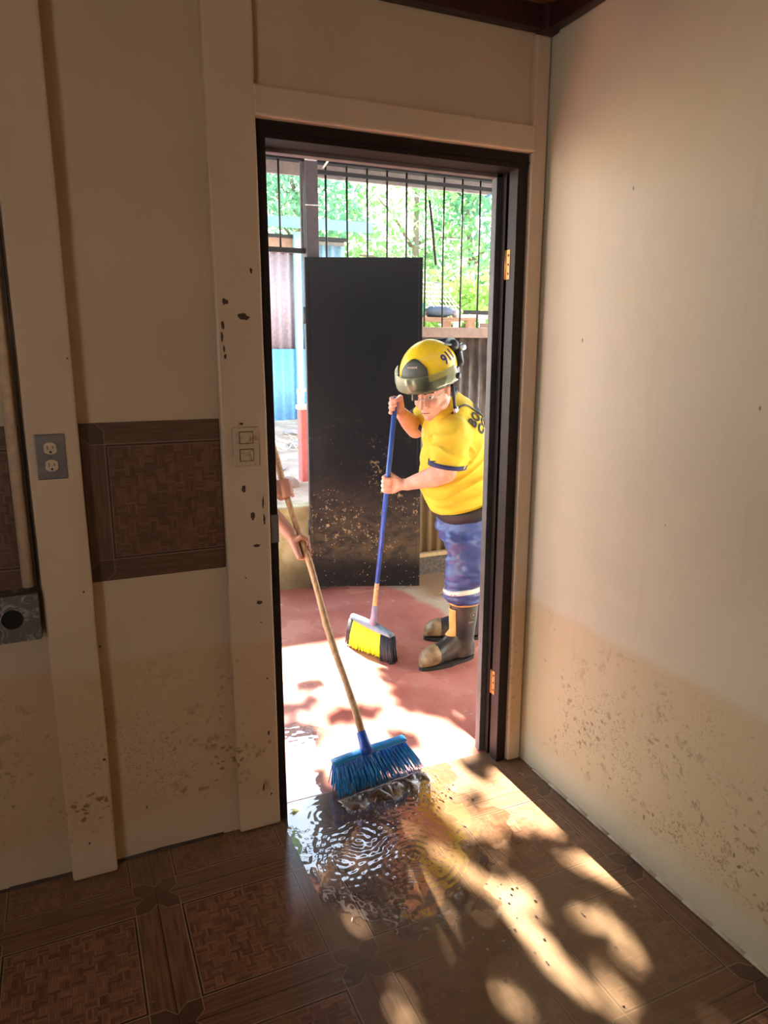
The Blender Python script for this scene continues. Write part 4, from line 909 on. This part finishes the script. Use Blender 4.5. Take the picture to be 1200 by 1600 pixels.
# ---- belt band and trousers
M_TRO = Mt('navy_waterproof_cloth', (.045, .065, .20), .34); m = M_TRO; f = m.noise(m.coord(), 7, 4)
m.col(m.mix(m.ramp(f, .3, .7), (.028, .045, .15), (.05, .085, .27))); m.rough(m.ramp(f, .3, .7, .3, .45))
bt_ = MB(); bu = ud; bs_ = sd0; bf_ = fr0
W0 = HEM-bu*.030-fr0*.030
bt_.loft([(W0-bu*.030, bs_*.200, bf_*.180), (W0, bs_*.212, bf_*.192), (W0+bu*.030, bs_*.212, bf_*.194)], 40)
mp_(organic(bt_, 'waistband', .006, 3, .5, lambda c, n: n*.003*noise.noise(c*14), plain('black_waistband', (.012, .012, .014), .6)))
def wr(c, n):
    z = c.z; k = 1 if z < .66 else .5
    a = math.atan2(c.y-.9, c.x-.3)
    w_ = noise.noise(V(c.x*9+z*5, c.y*9, z*20))*.018+noise.noise(V(c.x*22, c.y*22+z*9, z*45))*.007+abs(noise.noise(V(c.x*6, c.y*6, z*11)))*.016
    cuff = max(0, 1-abs(z-.34)/.09); w_ += math.sin(z*150+4*noise.noise(c*7))*.006*cuff
    return n*w_*k
tl_ = MB()
tl_.loft([(PEL+V(.015, 0, -.01), sd0*.185, fr0*.165), (PEL+V(.01, 0, -.10), sd0*.195, fr0*.170), (PEL+V(.01, 0, -.18), sd0*.17, fr0*.15)], 28)
tl_.loft([(V(.345, .90, .72), (.125, 0, 0), (0, .11, 0)), (V(.30, .87, .60), (.130, 0, 0), (0, .11, 0)), (V(.280, .86, .45), (.110, 0, 0), (0, .10, 0)), (V(.285, .875, .39), (.119, 0, 0), (0, .10, 0)), (V(.290, .885, .345), (.116, 0, 0), (0, .102, 0)), (V(.290, .895, .288), (.100, 0, 0), (0, .094, 0))], 28)
tl_.loft([(V(.40, 1.05, .76), (.125, 0, 0), (0, .12, 0)), (V(.42, 1.09, .55), (.115, 0, 0), (0, .11, 0)), (V(.43, 1.10, .40), (.11, 0, 0), (0, .10, 0)), (V(.455, 1.13, .29), (.105, 0, 0), (0, .10, 0)), (V(.46, 1.135, .28), (.095, 0, 0), (0, .095, 0))], 28)
trousers = organic(tl_, 'trousers', .006, 2, .5, wr, M_TRO.m); mp_(trousers)
# pale reflective stripe wrapped low round each trouser leg
M_STR = plain('pale_reflective_stripe', (.66, .63, .55), .4)
def stripe(c, r, tilt, cov0=0, cov1=1):
    bvt = bvh_of(trousers); n = 72; vs = []; fs = []
    for i in range(n+1):
        a = 2*math.pi*(cov0+(cov1-cov0)*i/n); d = V(math.cos(a), math.sin(a), 0)
        for dz in (0, .011, .022):
            z = c.z+tilt*math.cos(a+.6)+dz+.006*noise.noise(V(math.cos(a)*2, math.sin(a)*2, 3)); o_ = V(c.x, c.y, z)+d*.3
            h = bvt.ray_cast(o_, -d); vs.append((h[0] if h[0] else o_-d*.2)+d*.002)
    for i in range(n):
        for k in (0, 1): fs.append((i*3+k, i*3+3+k, i*3+4+k, i*3+k+1))
    o = MB().add(vs, fs, True).build('reflective_stripe', M_STR); s_ = o.modifiers.new('s', 'SOLIDIFY'); s_.thickness = .002; return o
mp_(stripe(V(.29, .88, .348), .1, .014)); 
# ---- boots
M_BOOT = Mt('grimy_black_rubber', (.03, .03, .034), .35); m = M_BOOT; p = m.coord(); z = m.xyz(p)[2]; f = m.noise(p, 16, 4)
c = m.mix(m.ramp(f, .3, .7), (.012, .014, .019), (.035, .032, .030)); c = m.mix(m.math('MULTIPLY', m.ramp(z, -.02, .14, .8, 0), m.ramp(f, .45, .68)), c, (.10, .07, .04)); c = m.mix(m.ramp(z, .12, .24, 0, .55), c, (.070, .056, .046)); m.col(c)
M_TOE = plain('muddy_toe_cap', (.20, .14, .07), .4, var=.45, sc=22); M_TAN = plain('tan_shin_guard', (.62, .33, .09), .5, var=.15); M_SOLE = plain('dark_sole', (.018, .016, .015), .7)
def boot(heel, ang, hgt=.275, lab=None):
    zf0 = zf(heel.y)
    d = V(math.cos(ang), math.sin(ang), 0); s_ = V(-d.y, d.x, 0); L = .295
    b = MB()
    pr = [(-.030, .028, .050), (.0, .037, .075), (.05, .041, .085), (.10, .040, .082), (.15, .044, .060), (.20, .050, .050), (.245, .047, .044), (.27, .032, .034), (.282, .015, .022)]
    def P3(u, v, w_): return V(heel.x, heel.y, zf0)+d*u+s_*v+V(0, 0, w_)
    b.loft([(P3(u, 0, .012+h_), s_*w_, V(0, 0, h_)) for u, w_, h_ in pr], 22)
    b.loft([(P3(.032, 0, .03), d*.060, s_*.042), (P3(.035, 0, .10), d*.062, s_*.047), (P3(.033, 0, .15), d*.064, s_*.052), (P3(.030, 0, .22), d*.070, s_*.060), (P3(.027, 0, hgt), d*.076, s_*.066)], 26)
    o = organic(b, 'boot', .005, 5, .5, lambda c, n: n*.0018*noise.noise(c*22), M_BOOT.m); mp_(o)
    if lab: o['label'] = lab
    # sole
    so_ = MB(); n = 40; top = []; bot = []
    for i in range(n):
        a = 2*math.pi*i/n; u = .125+.163*math.cos(a); wd = (.050 if u > .12 else .042)*(1-.10*abs(math.cos(a))**3)
        v = math.copysign(abs(math.sin(a))**.75, math.sin(a))*wd; top.append(P3(u, v, .020)); bot.append(P3(u, v*.97, 0))
    so_.add(top+bot, [tuple(range(n)), tuple(range(2*n-1, n-1, -1))]+[(i, i+n, (i+1) % n+n, (i+1) % n) for i in range(n)]); mp_(so_.build('sole', M_SOLE), o)
    # toe cap
    t_ = MB(); t_.loft([(P3(u, 0, .014+h_), s_*w_, V(0, 0, h_)) for u, w_, h_ in ((.195, .0515, .0535), (.215, .052, .052), (.245, .049, .047), (.272, .034, .036), (.285, .016, .024))], 22)
    tc__ = organic(t_, 'toe_cap', .004, 4, .5, None, M_TOE); mp_(tc__, o); tc__['label'] = 'tan muddy toe cap'
    bvb = bvh_of(o)
    def patch(name, mat, f_, nu_, nv_, off, par, lab_):
        vs = []; fs = []
        for i in range(nu_+1):
            for j in range(nv_+1):
                o_, dd = f_(i/nu_, j/nv_); h = bvb.ray_cast(o_, dd); vs.append((h[0] if h[0] else o_+dd*.2)-dd*off)
        for i in range(nu_):
            for j in range(nv_): a = i*(nv_+1)+j; fs.append((a, a+1, a+nv_+2, a+nv_+1))
        q = MB().add(vs, fs, True).build(name, mat); md = q.modifiers.new('s', 'SOLIDIFY'); md.thickness = .004; mp_(q, par); q['label'] = lab_; return q
    def shin(u, v):
        a = (u-.5)*.85; dd = d*math.cos(a)+s_*math.sin(a); r_ = 1-.25*max(0, abs(v-.5)*2-.8)*5*abs(u-.5)*2
        return P3(.035, 0, .150+(.285-.150)*v)+dd*.2, -dd
    patch('shin_guard', M_TAN, shin, 10, 14, .003, o, 'tan shin guard')
    def rim(u, v):
        a = u*2*math.pi; dd = d*math.cos(a)+s_*math.sin(a); return P3(.028, 0, hgt-.016+.012*v)+dd*.2, -dd
    patch('top_trim', M_TAN, rim, 40, 2, .002, o, 'tan rim around the boot top')
    return o, P3, d, s_, bvb
b1, P3, d_, s_, bvb = boot(V(.312, .905, 0), math.radians(187), .32)
# moulded emblem ring and lettering on the outer side of the near boot
side_n = -s_ if (-s_).y < 0 else s_
M_MARK = plain('faint_moulded_mark', (.22, .17, .12), .6)
em = P3(.018, 0, .255); ur = -d_
rg = MB(); n = 28; vs = []
for i in range(n+1):
    a = 2*math.pi*i/n; vs.append(em+ur*0+d_*math.cos(a)*.017+V(0, 0, 1)*math.sin(a)*.017)
vs = [(lambda h: h[0]+side_n*.0012)(bvb.ray_cast(q+side_n*.2, -side_n)) for q in vs]
rg.tube(vs, .0016, 6, False); mp_(rg.build('emblem_ring', M_MARK), b1)
fl = MB()
for s__ in (-1, 0, 1):
    q = [bvb.ray_cast(em+d_*(s__*.006*(1-t))+V(0, 0, -.008+.016*t)+side_n*.2, -side_n)[0]+side_n*.0012 for t in (0, .5, 1)]; fl.tube(q, [.002, .003, .001], 6)
mp_(fl.build('emblem_flame', M_MARK), b1)
EM_ARGS = (em+d_*.024-V(0, 0, .040), ur, V(0, 0, 1), side_n, bvb)
b2, *_ = boot(V(.50, 1.13, 0), math.radians(158), .30)
# ---- helmet
M_HEL = Mt('yellow_helmet_shell', (.86, .55, .015), .28); m = M_HEL; f = m.noise(m.coord(), 25, 5, .7); m.col(m.mix(m.ramp(f, .62, .72), (.84, .56, .015), (.35, .2, .03)))
helm = MB(); HO = .088
def hs(az, el, k=1.0):
    """point on the helmet dome; az 0 = front, positive to the person's left"""
    x = -math.sin(az)*math.cos(el)*.124; y = math.cos(az)*math.cos(el)*.152-.008; z = HO+math.sin(el)*.132
    return hp(x*k, (y+.008)*k-.008, HO+(z-HO)*k)
NAZ, NEL = 64, 20; vs = []; fs = []
for j in range(NEL+1):
    el = -.22+(math.pi/2+.22)*j/NEL
    for i in range(NAZ):
        az = 2*math.pi*i/NAZ; ridge = 1+.018*math.exp(-(math.sin(az)*math.cos(el)/.13)**2)*max(0, math.sin(el))
        vs.append(hs(az, el, ridge))
for j in range(NEL):
    for i in range(NAZ): fs.append((j*NAZ+i, j*NAZ+(i+1) % NAZ, (j+1)*NAZ+(i+1) % NAZ, (j+1)*NAZ+i))
helm.add(vs, fs, True); ho = helm.build('helmet', M_HEL.m); md = ho.modifiers.new('s', 'SOLIDIFY'); md.thickness = .004; md.offset = -1
mp_(ho); ho['label'] = 'yellow firefighting helmet numbered 911'
M_BRIM = plain('dark_olive_trim', (.035, .036, .026), .45)
def band(name, az0, az1, e0, e1, k0, k1, mat, n=48, th=.004, m_=4, par=ho):
    vs = []; fs = []
    for i in range(n+1):
        az = az0+(az1-az0)*i/n
        for j in range(m_+1):
            t = j/m_; vs.append(hs(az, (e0(az) if callable(e0) else e0)*(1-t)+(e1(az) if callable(e1) else e1)*t, k0*(1-t)+k1*t))
    for i in range(n):
        for j in range(m_): a = i*(m_+1)+j; fs.append((a, a+1, a+m_+2, a+m_+1))
    o = MB().add(vs, fs, True).build(name, mat); md = o.modifiers.new('s', 'SOLIDIFY'); md.thickness = th; md.offset = 0; mp_(o, par); return o
band('brim', -math.pi, math.pi, lambda a: -.26-.04*math.cos(a), lambda a: -.02+.05*abs(math.sin(a)), 1.035, 1.012, M_BRIM, 64)
band('front_peak', -1.15, 1.15, -.25, -.22, 1.15, 1.03, M_BRIM, 32)
band('front_shield', -.52, .52, -.12, lambda a: .80-1.3*a*a, 1.06, 1.03, plain('dark_olive_shield', (.05, .055, .04), .45), 24, .006, 8)
bvh_h = BVHTree.FromPolygons([Vector(v) for v in vs], fs)
sb = bvh_of(bpy.data.objects[[o.name for o in bpy.data.objects if o.name.startswith('front_shield')][0]])
shN = (hs(0, .25)-hp(0, 0, HO)).normalized(); M_LET = plain('pale_shield_letters', (.35, .33, .26), .5)
def marks(name, org, R, U, N, bvh, widths, h, mat, par, off):
    # worn relief marks too faded to read as letters
    x = 0
    for w_ in widths:
        vs = []
        for a, b_ in ((0, 0), (w_, 0), (w_, h), (0, h)):
            q = org+R*(x+a)+U*b_; k_ = bvh.ray_cast(q+N*.2, -N); vs.append((k_[0] if k_[0] else q)+N*off)
        o = MB().add(vs+[v-N*.002 for v in vs], [(0, 1, 2, 3), (7, 6, 5, 4), (0, 4, 5, 1), (1, 5, 6, 2), (2, 6, 7, 3), (3, 7, 4, 0)]).build(name, mat); mp_(o, par); x += w_+.0022
marks('moulded_mark', *EM_ARGS[:4], EM_ARGS[4], (.005, .006, .004, .006), .009, M_MARK, b1, .0014)
marks('faded_mark', hs(0, .52)+Rh*.026, -Rh, Uh, shN, sb, (.005, .007, .004, .008, .005, .006), .007, M_LET, ho, .0045)
marks('faded_mark', hs(0, .16)+Rh*.028, -Rh, Uh, shN, sb, (.006, .005, .008, .005, .007, .006), .008, M_LET, ho, .0045)
hv = bvh_of(ho); n9 = (hs(1.15, .55)-hp(0, 0, HO)).normalized()
r9 = (hs(1.25, .55)-hs(1.05, .55)); r9 = (r9-n9*r9.dot(n9)).normalized(); u9 = n9.cross(r9)
r9r = (r9*math.cos(.22)+u9*math.sin(.22)); u9r = n9.cross(r9r)
mp_(wrap_text('911', 'numerals', plain('navy_numerals', (.02, .01, .12), .5), None, hv, hs(1.15, .56)-u9r*.03, r9r, u9r, n9, .062, .0012, .0008, 1.0, .03), ho)
# clear visor, slid up in front of the shell
M_VIS = Mt('clear_visor', (.9, .97, .88), .06); m = M_VIS; trn = m.n('ShaderNodeBsdfTransparent'); trn.inputs[0].default_value = (.80, .86, .74, 1)
gls = m.n('ShaderNodeBsdfGlossy'); gls.inputs[0].default_value = (1, 1, .95, 1); gls.inputs['Roughness'].default_value = .18; dfs = m.n('ShaderNodeBsdfTranslucent'); dfs.inputs[0].default_value = (.8, .85, .75, 1)
m1 = m.n('ShaderNodeMixShader'); m2 = m.n('ShaderNodeMixShader'); ly = m.n('ShaderNodeLayerWeight'); ly.inputs[0].default_value = .35; m.set(m1.inputs[0], ly.outputs['Fresnel']); m.t.links.new(trn.outputs[0], m1.inputs[1]); m.t.links.new(gls.outputs[0], m1.inputs[2])
m2.inputs[0].default_value = .16; m.t.links.new(m1.outputs[0], m2.inputs[1]); m.t.links.new(dfs.outputs[0], m2.inputs[2]); m.t.links.new(m2.outputs[0], m.out.inputs[0])
band('visor', -1.45, 1.45, -.21, .24, 1.19, 1.15, m.m, 40, .0025, 10)['label'] = 'clear visor pushed up on the helmet'
for s_ in (-1, 1):
    c = hs(s_*1.45, -.12, 1.12); mp_(MB().tube([c+Rh*(.008*s_), c-Rh*(.016*s_)], .014, 14).build('visor_knob', M_BLACK), ho)
kb = hs(0, -.33, 1.19); mp_(MB().box((-.012, -.006, -.012), (.012, .006, .012)).build('visor_tab', M_BLACK), ho); bpy.data.objects['visor_tab'].location = kb
# goggles / lamp strapped on the back of the helmet
gg = organic(MB().chain([hs(2.3, .55, 1.12), hs(2.75, .42, 1.18), hs(-2.75, .42, 1.18)], [.026, .030, .026]).chain([hs(2.0, .05, 1.07), hs(2.6, .15, 1.15), hs(3.14, .2, 1.16)], [.018, .028, .028]).chain([hs(2.5, .5, 1.15), hs(2.6, .15, 1.16), hs(2.7, -.3, 1.05)], [.02, .024, .02]), 'goggles', .005, 3, .5, None, plain('black_goggle_rubber', (.014, .016, .02), .4)); mp_(gg, ho)
mp_(MB().tube([hs(2.35, .32, 1.22), hs(2.40, .28, 1.38)], [.013, .018], 14).build('lamp', plain('silver_lamp', (.55, .6, .65), .2, .5)), ho)
st = MB()
for k in (0,): st.tube([hs(2.0, .85, 1.03), hs(2.2, .6, 1.12), hs(2.4, .45, 1.22)], .004, 6)
mp_(st.build('strap', plain('pale_grey_strap', (.4, .42, .45), .6)), ho)
# chin strap hanging by the ear and buckle, lanyard over the shoulder
cs = MB()
for s__ in (1,):
    cs.tube([hp(-.090, -.02, .02), hp(-.096, -.012, -.03), hp(-.094, -.008, -.075), hp(-.093, -.010, -.095)], [.010, .009, .008, .010], 8)
mp_(cs.build('chin_strap', M_BLACK), ho)
mp_(MB().obox(hp(-.094, -.012, -.100), Rh*.006, Fh*.014, Uh*.010).build('buckle', plain('steel_buckle', (.5, .5, .52), .3, .8)), ho)
pts = []
for t in np.linspace(0, 1, 14):
    q = hp(-.092, -.02, -.098).lerp(V(.34, .92, 1.13), t)+V(0, -.02, .06*math.sin(math.pi*t)); dd = V(.3, -.75, .5).normalized(); h = bv.ray_cast(q+dd*.25, -dd); pts.append(h[0]+dd*.004 if h[0] else q)
mp_(MB().tube([p_ for p_ in pts if p_], .0045, 6).build('lanyard', M_BLACK))

# ------------------------------------------------------------------ second PERSON, mostly hidden left of the door
M_SH2 = plain('mauve_grey_cloth', (.30, .24, .32), .8); M_TR2 = plain('dark_blue_work_trousers', (.05, .06, .10), .8)
p2 = empty('person', (-1.30, .95, zf(.95))); tag(p2, 'person behind the left jamb, only forearm and hand seen gripping the wooden broom stick', 'person')
K2 = Matrix.Translation(-p2.location)
def m2_(o, parent=p2):
    o.parent = parent
    if parent is p2: o.matrix_parent_inverse = K2
    return o
H2 = BB+bdv*((at(470, 850, .42)-BB).dot(bdv)); U2 = BB+bdv*.98
S2, E2 = V(-1.12, .80, 1.36), V(-.93, .74, 1.10); W2 = H2+(E2-H2).normalized()*.075
S3, E3 = V(-1.40, .82, 1.36), V(-1.14, .60, 1.16); W3 = U2+(E3-U2).normalized()*.075
b = MB(); hc = V(-1.20, .82, 1.60)
b.chain([V(-1.28, .95, .92), V(-1.27, .93, 1.18), V(-1.26, .88, 1.34)], [.13, .14, .12]); b.cap(S2, S3, .06, .06); b.chain([V(-1.25, .86, 1.38), V(-1.22, .83, 1.50)], [.06, .055])
b.ell(hc+V(0, 0, .02), (.082, 0, 0), (0, .098, 0), (0, 0, .10)); b.ell(hc+V(.02, -.035, -.06), (.045, 0, 0), (0, .05, 0), (0, 0, .05)); b.chain([hc+V(.02, -.095, .0), hc+V(.025, -.115, -.03)], [.010, .014])
for s_ in (-1, 1): b.ell(hc+V(s_*.083, 0, -.01), (.010, 0, 0), (0, .018, 0), (0, 0, .03)); b.chain([V(-1.28+s_*.09, .95, .88), V(-1.28+s_*.11, .93, .48), V(-1.28+s_*.13, .95, .05)], [.085, .06, .045]); b.chain([V(-1.28+s_*.13, .97, .0), V(-1.27+s_*.14, .80, -.015)], [.04, .035])
b.chain([S2, E2], [.055, .043]); b.chain([E2, E2.lerp(W2, .4), W2], [.043, .040, .026]); hand(b, H2, -bdv, W2, (W2-H2), 1.0)
b.chain([S3, E3], [.055, .043]); b.chain([E3, E3.lerp(W3, .4), W3], [.043, .040, .026]); hand(b, U2, -bdv, W3, (W3-U2), 1.0, -1)
M_SKIN2 = Mt('tanned_skin', (.42, .20, .14), .45); m2_(organic(b, 'body', .0048, 3, .5, None, M_SKIN2.m))
b = MB(); b.loft([(V(-1.28, .95, .86), (.18, 0, 0), (0, .14, 0)), (V(-1.27, .93, 1.1), (.185, 0, 0), (0, .15, 0)), (V(-1.26, .90, 1.3), (.19, 0, 0), (0, .13, 0)), (V(-1.24, .87, 1.41), (.10, 0, 0), (0, .085, 0)), (V(-1.235, .86, 1.44), (.07, 0, 0), (0, .07, 0))], 28)
b.cap(S2, S3, .075, .075)
for a_, c_ in ((S2, E2), (S3, E3)): b.chain([a_, a_.lerp(c_, 1.0)], [.075, .060])
b.chain([E2, E2.lerp(W2, .50)], [.058, .044])
m2_(organic(b, 'shirt', .007, 6, .6, lambda c, n: n*.008*noise.noise(c*16), M_SH2))
b = MB(); b.loft([(V(-1.28, .95, .94), (.16, 0, 0), (0, .13, 0)), (V(-1.28, .95, .80), (.18, 0, 0), (0, .14, 0)), (V(-1.28, .95, .74), (.16, 0, 0), (0, .12, 0))], 24)
for s_ in (-1, 1): b.loft([(V(-1.28+s_*.09, .95, .84), (.095, 0, 0), (0, .10, 0)), (V(-1.28+s_*.11, .93, .48), (.08, 0, 0), (0, .085, 0)), (V(-1.28+s_*.13, .95, .05), (.07, 0, 0), (0, .075, 0))], 20)
m2_(organic(b, 'trousers', .008, 4, .5, lambda c, n: n*.010*noise.noise(c*14), M_TR2))
for s_ in (-1, 1):
    b = MB(); x = -1.28+s_*.13; b.loft([(V(x, 1.0, .03), (.04, 0, 0), (0, 0, .05)), (V(x, .93, .04), (.045, 0, 0), (0, 0, .07)), (V(x+.01*s_, .83, .015), (.048, 0, 0), (0, 0, .045)), (V(x+.01*s_, .76, .0), (.03, 0, 0), (0, 0, .03))], 18); b.loft([(V(x, .955, .02), (.055, 0, 0), (0, .06, 0)), (V(x, .955, .25), (.065, 0, 0), (0, .07, 0))], 18)
    m2_(organic(b, 'boot', .007, 3, .5, None, M_BOOT.m))
b = MB(); b.ell(hc+V(-.005, .02, .045), (.088, 0, 0), (0, .095, 0), (0, 0, .085)); m2_(organic(b, 'hair', .007, 2, .5, lambda c, n: n*.004*noise.noise(c*70), plain('black_hair', (.02, .016, .014), .8)))
